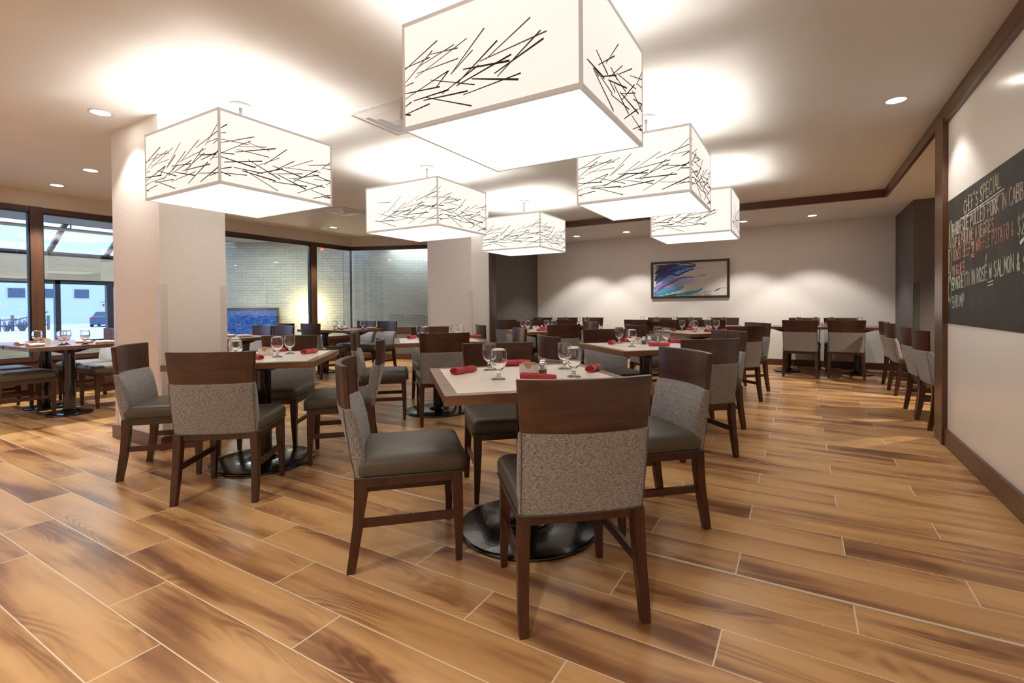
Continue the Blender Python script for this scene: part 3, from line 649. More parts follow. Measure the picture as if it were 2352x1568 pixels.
# exit sign
o = empty('exit_sign', (-7.02, 8.09, 2.515), math.atan2(du.y, du.x))
obj('sign_housing', B(-.17, .17, -.05, 0, 0, .17, bev=.006), M['exit_box'], o)
def glyph_lines(ch):
    G = {'A': [((0, 0), (.5, 1), (1, 0)), ((.2, .38), (.8, .38))], 'B': [((0, 0), (0, 1), (.7, .95), (.8, .75), (.6, .55), (0, .52)), ((.6, .55), (.95, .35), (.8, .05), (0, 0))],
     'C': [((.95, .85), (.6, 1), (.15, .8), (0, .45), (.2, .08), (.6, 0), (.95, .15))], 'D': [((0, 0), (0, 1), (.6, .9), (.95, .5), (.6, .08), (0, 0))],
     'E': [((.9, 1), (0, 1), (0, 0), (.95, .02)), ((0, .52), (.75, .54))], 'F': [((.95, 1), (0, .97), (0, 0)), ((0, .52), (.75, .55))],
     'G': [((.9, .85), (.5, 1), (.1, .75), (0, .4), (.3, .02), (.85, .12), (.9, .45), (.5, .45))], 'H': [((0, 0), (0, 1)), ((1, 0), (1, 1)), ((0, .5), (1, .52))],
     'I': [((.5, 0), (.5, 1))], 'K': [((0, 0), (0, 1)), ((.9, 1), (0, .45), (.95, 0))], 'L': [((0, 1), (0, 0), (.95, .04))],
     'M': [((0, 0), (.1, 1), (.5, .35), (.9, 1), (1, 0))], 'N': [((0, 0), (.05, 1), (.95, 0), (1, 1))], 'O': [((.5, 1), (.1, .8), (0, .45), (.3, .02), (.75, .05), (1, .5), (.85, .88), (.5, 1))],
     'P': [((0, 0), (0, 1), (.7, .96), (.9, .75), (.6, .5), (0, .45))], 'Q': [((.5, 1), (.1, .8), (0, .45), (.3, .05), (.75, .08), (1, .5), (.85, .88), (.5, 1)), ((.6, .3), (1, -.1))],
     'R': [((0, 0), (0, 1), (.7, .96), (.9, .75), (.6, .52), (0, .48)), ((.4, .5), (.95, 0))], 'S': [((.9, .88), (.5, 1), (.1, .82), (.25, .58), (.8, .4), (.85, .12), (.4, 0), (0, .12))],
     'T': [((.5, 0), (.5, 1)), ((0, 1), (1, 1))], 'U': [((0, 1), (.05, .2), (.4, 0), (.85, .1), (1, 1))], 'V': [((0, 1), (.5, 0), (1, 1))],
     'W': [((0, 1), (.25, 0), (.5, .7), (.75, 0), (1, 1))], 'X': [((0, 0), (1, 1)), ((0, 1), (1, 0))], '&': [((.95, .0), (.2, .75), (.45, 1), (.7, .78), (.05, .3), (.3, 0), (.9, .4))],
     "'": [((.5, 1.1), (.4, .85))], '.': [((.4, 0), (.55, .06))], ')': [((.2, 1.05), (.8, .6), (.7, .2), (.1, -.1))], '/': [((0, 0), (1, 1))],
     '$': [((.9, .85), (.5, 1), (.1, .8), (.5, .52), (.9, .3), (.5, 0), (.0, .15)), ((.5, -.15), (.5, 1.15))], '2': [((.05, .8), (.5, 1), (.9, .75), (0, 0), (1, .02))],
     '0': [((.5, 1), (.1, .8), (.05, .3), (.5, 0), (.9, .3), (.9, .75), (.5, 1))], 'É': [((.9, 1), (0, 1), (0, 0), (.95, .02)), ((0, .52), (.75, .54)), ((.4, 1.2), (.9, 1.65))], '1': [((.5, 0), (.5, 1))]}
    return G.get(ch, [])
def write(bm, text, p0, p1, h, mi, plane, wid=.004, gap=.32, jit=0, passes=1, rnd_=None, thick=.0012):
    # p0->p1 is the baseline in plane coords, plane(u, v, off) gives 3-D
    rnd_ = rnd_ or random.Random(7)
    n = len(text); adv = [(.45 if c in "I'." else (.5 if c == ' ' else 1.0)) for c in text]; tot = sum(adv)+gap*(n-1)
    d = Vector(p1)-Vector(p0); ln = d.length; ux = d/ln; uy = Vector((-ux.y, ux.x)) if plane('flip') else Vector((ux.y, -ux.x))
    unit = ln/tot; x = 0
    for c, a in zip(text, adv):
        hh_ = h*(1+rnd_.uniform(-.08, .1)) if jit else h
        for ps in range(passes):
            jx, jy = rnd_.uniform(-jit, jit), rnd_.uniform(-jit, jit)
            for pl in glyph_lines(c):
                pts = [Vector(p0)+ux*(x+px_*a*unit+jx)+uy*(py_*hh_+jy) for px_, py_ in pl]
                for q, r_ in zip(pts, pts[1:]):
                    dd = (r_-q)
                    if dd.length < 1e-6: continue
                    s_ = Vector((-dd.y, dd.x)).normalized()*wid/2; e_ = dd.normalized()*wid*.3
                    c4 = [q-e_+s_, q-e_-s_, r_+e_-s_, r_+e_+s_]
                    vt = [bm.verts.new(plane(k.x, k.y, thick)) for k in c4]; vb = [bm.verts.new(plane(k.x, k.y, 0)) for k in c4]
                    bm.faces.new(vt).material_index = mi
                    for i in range(4): bm.faces.new((vt[i], vb[i], vb[(i+1) % 4], vt[(i+1) % 4])).material_index = mi
        x += (a+gap)*unit
def pl_exit(u, v=None, off=0):
    if u == 'flip': return True
    return Vector((u, -.0502-off, v))
bm = bmesh.new(); write(bm, 'EXIT', (-.12, .035), (.12, .035), .10, 0, pl_exit, .016, .35); obj('lettering', bm, M['exit_red'], o)
tag(o, 'small red exit sign above the bay window by the far pillar', 'sign')

# ------------------------------------------------------------------ chalkboard on the right wall
o = empty('chalkboard', (1.0195, 3.6, .97))
obj('board', B(-.004, 0, -1.6, 1.455, 0, .955), M['chalkboard'], o)
CH = ['green', 'cream', 'pink', 'orange', 'aqua', 'yellow', 'white']; mats = [M['chalk_'+c] for c in CH]
def pl_ch(u, v=None, off=0):
    if u == 'flip': return False
    return Vector((-.0042-off, u-3.6, v-.97))
rr_ = random.Random(3)
def chalk(text, a, b, h, cols, wid=.0034):
    bm = bmesh.new()
    for i, c in enumerate(cols): write(bm, text, a, b, h, CH.index(c), pl_ch, wid*(1 if i == 0 else .7),   .30, .0015+.0025*i, 2 if i == 0 else 1, rr_, .0012+.0004*i)
    return bm
def line(bm, a, b, c, wid=.006):
    d = Vector(b)-Vector(a); s_ = Vector((-d.y, d.x)).normalized()*wid/2; c4 = [Vector(a)+s_, Vector(a)-s_, Vector(b)-s_, Vector(b)+s_]
    vt = [bm.verts.new(pl_ch(k.x, k.y, .002)) for k in c4]; vb = [bm.verts.new(pl_ch(k.x, k.y, 0)) for k in c4]
    bm.faces.new(vt).material_index = CH.index(c)
    for i in range(4): bm.faces.new((vt[i], vb[i], vb[(i+1) % 4], vt[(i+1) % 4])).material_index = CH.index(c)
bmL = chalk("CHEF'S SPECIAL", (4.60, 1.755), (3.86, 1.795), .095, ['green', 'cream'], .006)
line(bmL, (4.66, 1.735), (3.80, 1.775), 'white'); line(bmL, (4.60, 1.722), (3.82, 1.758), 'white', .004)
obj('chalk_heading', bmL, mats, o)
bmL = chalk("A)", (5.01, 1.56), (4.925, 1.56), .19, ['cream', 'yellow'])
obj('chalk_lettering', bmL, mats, o); bmL = bmesh.new()
for src in (chalk("BARBEQUE PULLED PORK IN CABBAGE", (4.907, 1.632), (3.36, 1.672), .093, ['cream', 'pink', 'white']), chalk("CUP & POUTINE W VEGGIES.", (4.906, 1.545), (3.953, 1.563), .078, ['cream', 'pink'])):
    obj('chalk_lettering', src, mats, o)
line(bmL, (4.43, 1.535), (4.36, 1.538), 'white'); line(bmL, (4.43, 1.522), (4.36, 1.525), 'white')
obj('chalk_underline', bmL, mats, o)
bmL = chalk("B)", (5.02, 1.36), (4.925, 1.36), .19, ['yellow', 'green'])
obj('chalk_lettering', bmL, mats, o); bmL = bmesh.new()
for src in (chalk("ROAST BEEF W WAFFLE POTATO &", (4.888, 1.448), (3.65, 1.487), .085, ['orange', 'pink']), chalk("$20.00", (3.60, 1.485), (3.28, 1.49), .095, ['white', 'green']), chalk("VEGGIES.", (4.902, 1.335), (4.558, 1.348), .072, ['orange', 'pink'])):
    obj('chalk_lettering', src, mats, o)
line(bmL, (4.43, 1.452), (4.36, 1.455), 'orange'); line(bmL, (4.43, 1.438), (4.36, 1.441), 'orange'); line(bmL, (3.56, 1.44), (3.40, 1.50), 'white', .02)
obj('chalk_underline', bmL, mats, o)
bmL = chalk("C)", (5.03, 1.14), (4.935, 1.14), .20, ['yellow', 'cream'])
obj('chalk_lettering', bmL, mats, o); bmL = bmesh.new()
for src in (chalk("SPAGHETTI IN ROSÉ W SALMON &", (4.917, 1.225), (3.56, 1.302), .092, ['aqua', 'green', 'white']), chalk("$21.00", (3.52, 1.275), (3.2, 1.28), .10, ['pink', 'orange']), chalk("SHRIMP", (4.915, 1.09), (4.585, 1.112), .085, ['aqua', 'white'])):
    obj('chalk_lettering', src, mats, o)
line(bmL, (4.08, 1.255), (3.98, 1.262), 'aqua'); line(bmL, (4.08, 1.235), (3.98, 1.242), 'aqua')
obj('chalk_underline', bmL, mats, o)
tag(o, "black chalkboard with coloured handwritten chef's special menu on the right wall", 'chalkboard')

# ------------------------------------------------------------------ framed abstract on the back wall
o = empty('framed_artwork', (-1.943, YB, 1.275)); hw, hh, fw = .758, .755, .042
bm = bmesh.new()
for a in ((-hw, hw, 0, fw), (-hw, hw, hh-fw, hh), (-hw, -hw+fw, fw, hh-fw), (hw-fw, hw, fw, hh-fw)): box(bm, a[0], a[1], -.045, 0, a[2], a[3], bev=.003)
obj('picture_frame', bm, M['frame_black'], o)
IK = ['paper', 'ink_brown', 'ink_navy', 'ink_blue', 'ink_sky', 'ink_lilac', 'ink_violet', 'ink_pale', 'ink_teal', 'ink_aqua', 'ink_ink', 'ink_greyp']
bm = bmesh.new(); box(bm, -hw+fw, hw-fw, -.020, -.010, fw, hh-fw)
iw, ih = 2*(hw-fw), hh-2*fw; nl = [0]
def paint(mat, pts, wd):     # ribbon along pts in 0..1 canvas coordinates with width profile
    nl[0] += 1; P = [Vector((-hw+fw+x*iw, fw+(1-y)*ih)) for x, y in pts]
    # resample with catmull-rom
    Q = []; n = len(P)
    for i in range(n-1):
        a, b, c, d = P[max(i-1, 0)], P[i], P[i+1], P[min(i+2, n-1)]
        for k in range(8):
            s = k/8; Q.append(.5*((2*b)+(c-a)*s+(2*a-5*b+4*c-d)*s*s+(3*b-a-3*c+d)*s**3))
    Q.append(P[-1]); m_ = len(Q); y = -.0202-.00008*nl[0]; vs = []
    rn = random.Random(nl[0])
    for i, q in enumerate(Q):
        t_ = (Q[min(i+1, m_-1)]-Q[max(i-1, 0)]).normalized(); s_ = Vector((-t_.y, t_.x)); u = i/(m_-1)*(len(wd)-1); k = min(int(u), len(wd)-2); w_ = (wd[k]*(1-(u-k))+wd[k+1]*(u-k))*ih*.5
        w1, w2 = w_*(1+rn.uniform(-.25, .25)), w_*(1+rn.uniform(-.25, .25))
        def cl(v): return (min(max(v.x, -hw+fw), hw-fw), y, min(max(v.y, fw), hh-fw))
        vs.append((bm.verts.new(cl(q+s_*w1)), bm.verts.new(cl(q-s_*w2))))
    for (a, b), (c, d) in zip(vs, vs[1:]): bm.faces.new((a, b, d, c)).material_index = IK.index(mat)
paint('ink_pale', [(.02, .78), (.2, .62), (.38, .55), (.52, .60)], [.10, .30, .28, .05])
paint('ink_aqua', [(.01, .95), (.15, .86), (.30, .80), (.44, .72)], [.12, .22, .16, .02])
paint('ink_sky', [(.03, .12), (.15, .10), (.33, .05)], [.12, .12, .03])
paint('ink_blue', [(.05, .48), (.2, .28), (.38, .16), (.55, .10)], [.22, .26, .16, .05])
paint('ink_sky', [(.12, .52), (.26, .38), (.40, .30), (.46, .20)], [.16, .14, .10, .04])
paint('ink_brown', [(.03, .30), (.12, .17), (.24, .09), (.36, .07)], [.06, .20, .13, .03])
paint('ink_brown', [(.30, .07), (.42, .02), (.54, .045), (.585, .10), (.52, .135), (.49, .12)], [.03, .03, .035, .04, .04, .02])
paint('ink_navy', [(.05, .07), (.18, .06), (.33, .03)], [.05, .07, .04])
paint('ink_navy', [(.03, .42), (.16, .30), (.28, .22), (.42, .16)], [.09, .13, .09, .02])
paint('ink_violet', [(.04, .62), (.13, .45), (.22, .32), (.30, .30)], [.04, .10, .09, .04])
paint('ink_navy', [(.14, .42), (.24, .32), (.34, .37), (.42, .30), (.50, .20), (.58, .15)], [.04, .07, .04, .05, .03, .008])
paint('ink_blue', [(.40, .34), (.48, .24), (.58, .19)], [.04, .05, .01])
paint('ink_lilac', [(.01, .78), (.10, .68), (.24, .55), (.40, .45), (.58, .455)], [.14, .11, .10, .06, .01])
paint('ink_violet', [(.02, .92), (.12, .74), (.28, .58), (.42, .44), (.58, .44)], [.02, .06, .05, .035, .01])
paint('ink_pale', [(.36, .60), (.46, .56), (.57, .53)], [.10, .12, .04])
paint('ink_greyp', [(.24, .72), (.34, .66), (.42, .62)], [.04, .06, .02])
paint('ink_sky', [(.04, .90), (.16, .82), (.30, .76), (.42, .70)], [.04, .05, .07, .03])
paint('ink_teal', [(.16, .99), (.34, .96), (.48, .90), (.62, .84)], [.05, .07, .06, .01])
paint('ink_aqua', [(.38, .98), (.50, .93), (.60, .88), (.68, .80)], [.05, .10, .07, .06])
paint('ink_teal', [(.02, .45), (.05, .50), (.09, .47)], [.05, .10, .02])
paint('ink_ink', [(.02, .52), (.05, .47), (.06, .42)], [.03, .05, .02])
paint('ink_ink', [(.20, .99), (.27, .965), (.34, .93)], [.02, .03, .01])
paint('ink_ink', [(.60, .98), (.72, .90), (.80, .87)], [.006, .015, .008])
paint('ink_ink', [(.84, .855), (.88, .83), (.91, .79), (.99, .78)], [.012, .035, .012, .006])
paint('ink_greyp', [(.50, .62), (.65, .60), (.80, .48), (.92, .46), (.95, .55), (.91, .63)], [.006, .006, .006, .006, .006, .004])
paint('ink_ink', [(.45, .30), (.58, .20), (.70, .15)], [.006, .008, .006])
paint('ink_blue', [(.60, .42), (.68, .38), (.73, .37), (.69, .41), (.62, .44)], [.006, .012, .012, .01, .006])
paint('ink_greyp', [(.70, .98), (.75, .955), (.80, .97)], [.03, .06, .02])
obj('canvas', bm, [M[k] for k in IK], o)
tag(o, 'framed abstract of blue, violet and teal paint swirls on the cream back wall', 'artwork')

# ------------------------------------------------------------------ chairs
def smoothv(k): return 3*k*k-2*k**3
def make_chair():
    c = empty('dining_chair', (0, 0, 0))
    # seat pad
    bm = bmesh.new(); cy = .022
    st = [(.228, .232, .402, .03), (.236, .240, .410, .035), (.240, .244, .430, .04), (.240, .244, .452, .04), (.234, .238, .470, .04), (.222, .226, .481, .04), (.195, .20, .488, .04), (.13, .135, .493, .04), (.05, .05, .495, .02)]
    loft(bm, [rrect(a, b, r_, z, 5, 0, cy, .05) for a, b, z, r_ in st])
    seat = obj('seat', bm, M['vinyl'], c, True)
    bm = bmesh.new(); tube(bm, rrect(.237, .241, .03, .402, 4, 0, cy, .05), .0045, 6, True); obj('piping', bm, M['piping'], seat, True)
    # frame rails
    bm = bmesh.new()
    box(bm, -.205, .205, .215, .240, .362, .400, bev=.003); box(bm, -.205, .205, -.205, -.182, .362, .400, bev=.003)
    for s in (-1, 1): box(bm, min(s*.208, s*.230), max(s*.208, s*.230), -.19, .225, .362, .400, bev=.003)
    obj('seat_frame', bm, M['leg_wood'], c)
    def leg(rows):       # rows of (z, cx, cy, wx, wy)
        bm = bmesh.new(); loft(bm, [[(cx-wx/2, cy_-wy/2, z), (cx+wx/2, cy_-wy/2, z), (cx+wx/2, cy_+wy/2, z), (cx-wx/2, cy_+wy/2, z)] for z, cx, cy_, wx, wy in rows])
        bmesh.ops.bevel(bm, geom=[e for e in bm.edges if abs(e.verts[0].co.z-e.verts[1].co.z) > .01], offset=.003, segments=2, affect='EDGES')
        return bm
    for s in (-1, 1):
        obj('leg', leg([(0, s*.218, .222, .026, .026), (.10, s*.215, .224, .032, .033), (.22, s*.211, .222, .040, .042), (.32, s*.209, .219, .046, .046), (.398, s*.209, .219, .046, .046)]), M['leg_wood'], c)
        obj('leg', leg([(0, s*.222, -.238, .032, .036), (.10, s*.220, -.222, .036, .040), (.20, s*.217, -.207, .040, .044), (.30, s*.214, -.198, .043, .048), (.398, s*.210, -.196, .045, .050)]), M['leg_wood'], c)
    for s in (-1, 1):
        bm = bmesh.new(); bar(bm, (s*.214, -.200, .205), (s*.212, .215, .205), .019, .036)
        bmesh.ops.bevel(bm, geom=bm.edges[:], offset=.002, segments=1, affect='EDGES')
        obj('stretcher', bm, M['leg_wood'], c)
    # back: outer face y_out(z), sag toward the rear in the middle
    def yo(z):           # rear face at the edges
        u = (z-.40)/.485; return -.212-.055*u-.012*math.sin(PI*u)
    def sag(z): return .012+.036*min(1, max(0, (z-.40)/.30))
    def ring(z, hwid, thk, rnd_=.006, n=14, cush=0.0):
        o_ = []; i_ = []
        for k in range(n+1):
            u = -1+2*k/n; x = u*hwid; s_ = sag(z)*(1-u*u)
            o_.append((x, yo(z)-s_, z))
            i_.append((x*(1-.0), yo(z)-s_+thk+cush*(1-u**4), z))
        # chamfer ends
        e = rnd_
        pts = [(o_[0][0], o_[0][1]+e, z), (o_[0][0]+e, o_[0][1], z)]+o_[1:-1]+[(o_[-1][0]-e, o_[-1][1], z), (o_[-1][0], o_[-1][1]+e, z)]
        pts += [(i_[-1][0], i_[-1][1]-e, z), (i_[-1][0]-e, i_[-1][1], z)]+i_[1:-1][::-1]+[(i_[0][0]+e, i_[0][1], z), (i_[0][0], i_[0][1]-e, z)]
        return pts
    bm = bmesh.new(); loft(bm, [ring(z, w_, t_, .005) for z, w_, t_ in ((.69, .229, .026), (.72, .231, .026), (.80, .237, .027), (.880, .243, .028), (.885, .242, .026))])
    obj('back_rail', bm, M['chair_wood'], c, False)
    bm = bmesh.new()
    fz = [(.400, .226, .040, 0), (.405, .230, .046, 0), (.45, .231, .052, .006), (.52, .232, .058, .014), (.60, .233, .056, .018), (.66, .234, .048, .012), (.695, .2345, .036, .004), (.703, .234, .031, 0)]
    rs = []
    for z, w_, t_, cu in fz:
        rg = ring(z, w_, t_, .010, cush=cu); rg = [(x, y-.0025, zz) for x, y, zz in rg]; rs.append(rg)
    loft(bm, rs)
    bk = obj('backrest', bm, M['fabric'], c, True)
    for s in (-1, 1):
        bm = bmesh.new(); tube(bm, [(s*(w_-.006), yo(z)-.004, z) for z, w_, t_, cu in fz], .0018, 5); obj('seam', bm, M['seam'], bk)
    bm = bmesh.new(); tube(bm, [(x, y-.003, .401) for x, y, z in ring(.40, .230, .04)[:17]], .0042, 6); obj('piping', bm, M['piping'], bk, True)
    return c
CENTRES = ((-1.185, 2.175), (-3.415, 2.17), (-3.40, 4.175), (-1.17, 4.335), (-3.31, 6.40), (-1.165, 6.86))
chair0 = make_chair(); _first = [True]
def put_chair(x, y, deg, label, group):
    c = chair0 if _first[0] else copy_tree(chair0); _first[0] = False
    for tx, ty in CENTRES:
        if (x-tx)**2+(y-ty)**2 > .7: continue
        for _ in range(8):
            d_ = min(math.hypot(x+math.cos(R(deg))*lx-math.sin(R(deg))*.235-tx, y+math.sin(R(deg))*lx+math.cos(R(deg))*.235-ty) for lx in (-.20, .20))
            if d_ > .368: break
            x += math.sin(R(deg))*.01; y -= math.cos(R(deg))*.01
    c.location = (x, y, 0); c.rotation_euler = (0, 0, R(deg)); tag(c, label, 'chair', group)
G1 = 'chairs round the nearest cream table'; G2 = 'chairs round the cream table by the near pillar'; G3 = 'chairs round the middle left cream table'
G4 = 'chairs round the middle right cream table'; G5 = 'chairs round the rear left cream table'; G6 = 'chairs round the rear right cream table'
GB = 'chairs along the brown tables by the back wall'; GW = 'chairs at the brown tables by the left windows'; GK = 'chairs lined up at the right alcove'
D = 'wood and grey tweed dining chair '
for a in [
 (-.782, 1.762, 40.5, 'nearest dining chair, its tall wood and tweed back turned to the viewer', G1),
 (-1.612, 1.745, -46, 'chair at the left of the nearest table, seat in full side view', G1),
 (-.715, 2.600, 134, 'chair facing left at the right side of the nearest table', G1),
 (-1.577, 2.605, -137.4, 'chair on the far side of the nearest table, seen between goblets', G1),
 (-3.075, 1.765, 37, 'chair with its back to the viewer at the table by the near pillar', G2),
 (-3.845, 1.765, -44, 'chair nearest the pillar baseboard, facing right', G2),
 (-3.020, 2.58, 136, 'chair facing left at the right side of the table by the near pillar', G2),
 (-3.75, 2.48, -146, 'chair on the far side of the table by the near pillar, facing the viewer', G2),
 (-3.753, 3.709, -46, 'chair at the left of the middle left table, only its narrow back edge showing', G3),
 (-3.14, 3.90, 46, 'chair with its back to the viewer at the middle left table', G3),
 (-3.80, 4.60, -129, 'chair on the far side of the middle left table, before the far pillar', G3),
 (-2.904, 4.618, 137, 'chair with a pale reflection on its back at the right of the middle left table', G3),
 (-.767, 4.007, 44, 'chair back turned to the viewer at the middle right table, behind the nearest right chair', G4),
 (-.754, 4.854, 135, 'chair facing left at the right side of the middle right table', G4),
 (-1.631, 3.852, -42, 'chair with curved brown back seen over the goblets, left of the middle right table', G4),
 (-1.581, 4.721, -135, 'chair on the far side of the middle right table, facing the viewer', G4),
 (-2.955, 6.15, 50, 'chair with its back to the viewer at the rear left cream table', G5),
 (-3.60, 5.74, -42, 'chair beside the brown post, at the left of the rear left cream table', G5),
 (-3.78, 6.818, -131, 'chair on the far side of the rear left cream table, behind two goblets', G5),
 (-2.935, 6.876, 138, 'chair facing left at the right of the rear left cream table', G5),
 (-.712, 6.373, 45, 'chair with its dark back to the viewer at the rear right cream table', G6),
 (-.700, 7.178, 133, 'chair facing left at the right of the rear right cream table', G6),
 (-1.605, 6.291, -45, 'chair with curved back at the left of the rear right cream table', G6),
 (-1.569, 7.181, -137, 'chair on the far side of the rear right cream table, facing the viewer', G6),
 (-4.764, 8.10, -2, 'chair with its back to the viewer beside the brown post, at the back left table', GB),
 (-4.18, 8.18, -2, 'middle chair with its back to the viewer at the back left brown table', GB),
 (-3.62, 8.25, -2, 'right chair with its back to the viewer at the back left brown table', GB),
 (-4.86, 9.25, 177, 'left chair against the back wall at the back left brown table', GB),
 (-4.33, 9.38, 177, 'middle chair against the back wall at the back left brown table', GB),
 (-3.82, 9.55, 176, 'right chair against the back wall at the back left brown table', GB),
 (-2.42, 8.66, -3, 'left chair with its back to the viewer at the brown table under the painting', GB),
 (-1.82, 8.74, -3, 'middle chair with its back to the viewer at the brown table under the painting', GB),
 (-1.265, 8.88, -4, 'right chair with its back to the viewer at the brown table under the painting', GB),
 (-2.45, 9.72, 177, 'left wall-side chair at the brown table under the painting', GB),
 (-1.91, 9.88, 177, 'middle wall-side chair at the brown table under the painting', GB),
 (-1.25, 9.90, 178, 'right wall-side chair at the brown table under the painting', GB),
 (.010, 8.985, -3, 'left of the two chairs with backs to the viewer at the far right brown table', GB),
 (.610, 9.08, -3, 'right of the two chairs with backs to the viewer at the far right brown table', GB),
 (.058, 10.02, 180, 'left wall-side chair at the far right brown table', GB),
 (.60, 10.04, 180, 'right wall-side chair at the far right brown table', GB),
 (1.254, 8.36, -88, 'farthest of the four chairs along the right alcove', GK),
 (1.241, 7.74, -88, 'second farthest of the four chairs along the right alcove', GK),
 (1.228, 6.42, -87.5, 'third chair of the row along the right alcove', GK),
 (1.230, 5.825, -87.5, 'chair closest to the brown post of the chalkboard wall', GK),
 (-7.137, 1.79, 0, 'chair at lower left window table, facing away, its front leg near the table foot', GW),
 (-7.80, 1.79, 0, 'chair at lower left window table, nearest the glass, facing away', GW),
 (-7.145, 2.62, 180, 'chair at the left window table beside the near pillar, its seat toward the viewer', GW),
 (-7.80, 2.62, 180, 'chair at the left window table with its bluish back against the glass', GW),
 (-6.74, 4.02, 178, 'left of two chairs with bluish backs behind the pillar, at the middle window table', GW),
 (-6.16, 3.96, 178, 'right of two chairs with bluish backs behind the pillar, at the middle window table', GW),
 (-7.33, 5.30, -1, 'left dark-backed chair before the glowing lamp at the rear window table', GW),
 (-6.75, 5.35, -1, 'right dark-backed chair before the glowing lamp at the rear window table', GW),
 (-7.00, 6.24, 179, 'left of the two chairs facing the viewer at the rear window table', GW),
 (-6.43, 6.20, 179, 'right of the two chairs facing the viewer at the rear window table', GW),
]: put_chair(*a)

# ------------------------------------------------------------------ tables
def make_table(hx, hy, zt, band, mats, bases, rad=.36, col=.055, th=.040):
    t_ = empty('dining_table', (0, 0, 0))
    bm = bmesh.new()
    if band:
        for a in ((-hx, hx, -hy, -hy+band), (-hx, hx, hy-band, hy), (-hx, -hx+band, -hy+band, hy-band), (hx-band, hx, -hy+band, hy-band)): box(bm, *a, zt-th, zt, 0)
        box(bm, -hx+band, hx-band, -hy+band, hy-band, zt-th, zt-.006, 0)
    else: box(bm, -hx, hx, -hy, hy, zt-th, zt, 0, bev=.002)
    top = obj('tabletop', bm, mats[0], t_)
    if band: obj('inlay', B(-hx+band, hx-band, -hy+band, hy-band, zt-.006, zt), mats[1], top)
    for bx, by in bases:
        bm = bmesh.new(); lathe(bm, [(0, 0), (rad, 0), (rad+.004, .008), (rad, .016), (rad-.012, .020), (.10, .028), (0, .030)], 48, cx=bx, cy=by)
        obj('base_plate', bm, M['base_iron'], t_, True)
        bm = bmesh.new(); cyl(bm, bx, by, col, .028, zt-th-.01, 24)
        lathe(bm, [(col, .028), (col+.05, .030), (col+.045, .036), (col+.01, .05), (col, .06)], 24, cx=bx, cy=by)
        obj('pedestal', bm, M['black_iron'], t_, False)
        bm = bmesh.new(); r_ = min(hx, hy)*.62
        for ang_ in (0, PI/2):
            c, s = math.cos(ang_), math.sin(ang_)
            vs = []
            for k, (l_, zz) in enumerate(((-r_, zt-th-.012), (-.07, zt-th-.06), (.07, zt-th-.06), (r_, zt-th-.012), (r_, zt-th), (-r_, zt-th))): vs.append((l_, zz))
            loft(bm, [[(bx+c*l_-s*w_, by+s*l_+c*w_, zz) for l_, zz in vs] for w_ in (-.025, .025)])
        obj('support_arm', bm, M['black_iron'], t_)
    return t_
T36 = make_table(.46, .46, .775, .055, (M['table_wood'], M['laminate']), [(0, 0)], .352)
GT = 'square cream tables'
tabs = {'T1': (-1.185, 2.175, 44), 'T2': (-3.415, 2.17, 40), 'T3': (-3.40, 4.175, 44), 'T4': (-1.17, 4.335, 46), 'T5': (-3.31, 6.40, 45), 'T6': (-1.165, 6.86, 47)}
TL = {'T1': 'nearest square table with cream top and brown wooden edge', 'T2': 'square cream-topped table beside the near pillar', 'T3': 'square cream-topped table in the middle of the left row', 'T4': 'square cream-topped table directly behind the nearest one', 'T5': 'square cream-topped table at the rear of the left row, near the brown post', 'T6': 'square cream-topped table at the rear of the right row, in front of the painting'}
for i, (k, (x, y, a)) in enumerate(tabs.items()):
    t_ = T36 if i == 0 else copy_tree(T36); t_.location = (x, y, 0); t_.rotation_euler = (0, 0, R(a)); tag(t_, TL[k], 'table', GT)
def long_table(hx, x, y, a, label, group, hy=.37, bases=None, zt=.765):
    t_ = make_table(hx, hy, zt, 0, (M['dark_table'],), bases or [(-hx*.62, 0), (hx*.62, 0)], .20); t_.location = (x, y, 0); t_.rotation_euler = (0, 0, R(a)); tag(t_, label, 'table', group); return t_
GB2 = 'long brown tables along the back wall'; GW2 = 'brown tables by the left windows'
long_table(.80, .30, 9.50, 0, 'long brown wooden table at the far right, below the plain back wall', GB2, .36)
long_table(.90, -1.83, 9.30, -2, 'long brown wooden table below the framed abstract painting', GB2, .36)
long_table(.85, -4.25, 8.83, 4, 'long brown wooden table in the back left corner', GB2, .36)
long_table(.36, -6.77, 2.07, 0, 'brown window table standing next to the near pillar, closest to the viewer', GW2, .38, [(-.1, .06)])
long_table(.36, -7.55, 2.07, 0, 'brown window table pushed against the glass beyond the first one', GW2, .38, [(0, .06)])
long_table(.65, -6.60, 3.62, 0, 'brown window table half hidden behind the near pillar', GW2, .38)
long_table(.64, -6.84, 5.76, 0, 'brown window table before the bay, with the glowing lamp behind it', GW2, .38)
long_table(.36, 2.0, 8.05, 90, 'brown table in the right alcove, beside the charcoal wall', 'brown tables in the right alcove', .38, [(0, 0)])
long_table(.36, 2.0, 6.12, 90, 'brown table in the right alcove, behind the brown post', 'brown tables in the right alcove', .38, [(0, 0)])

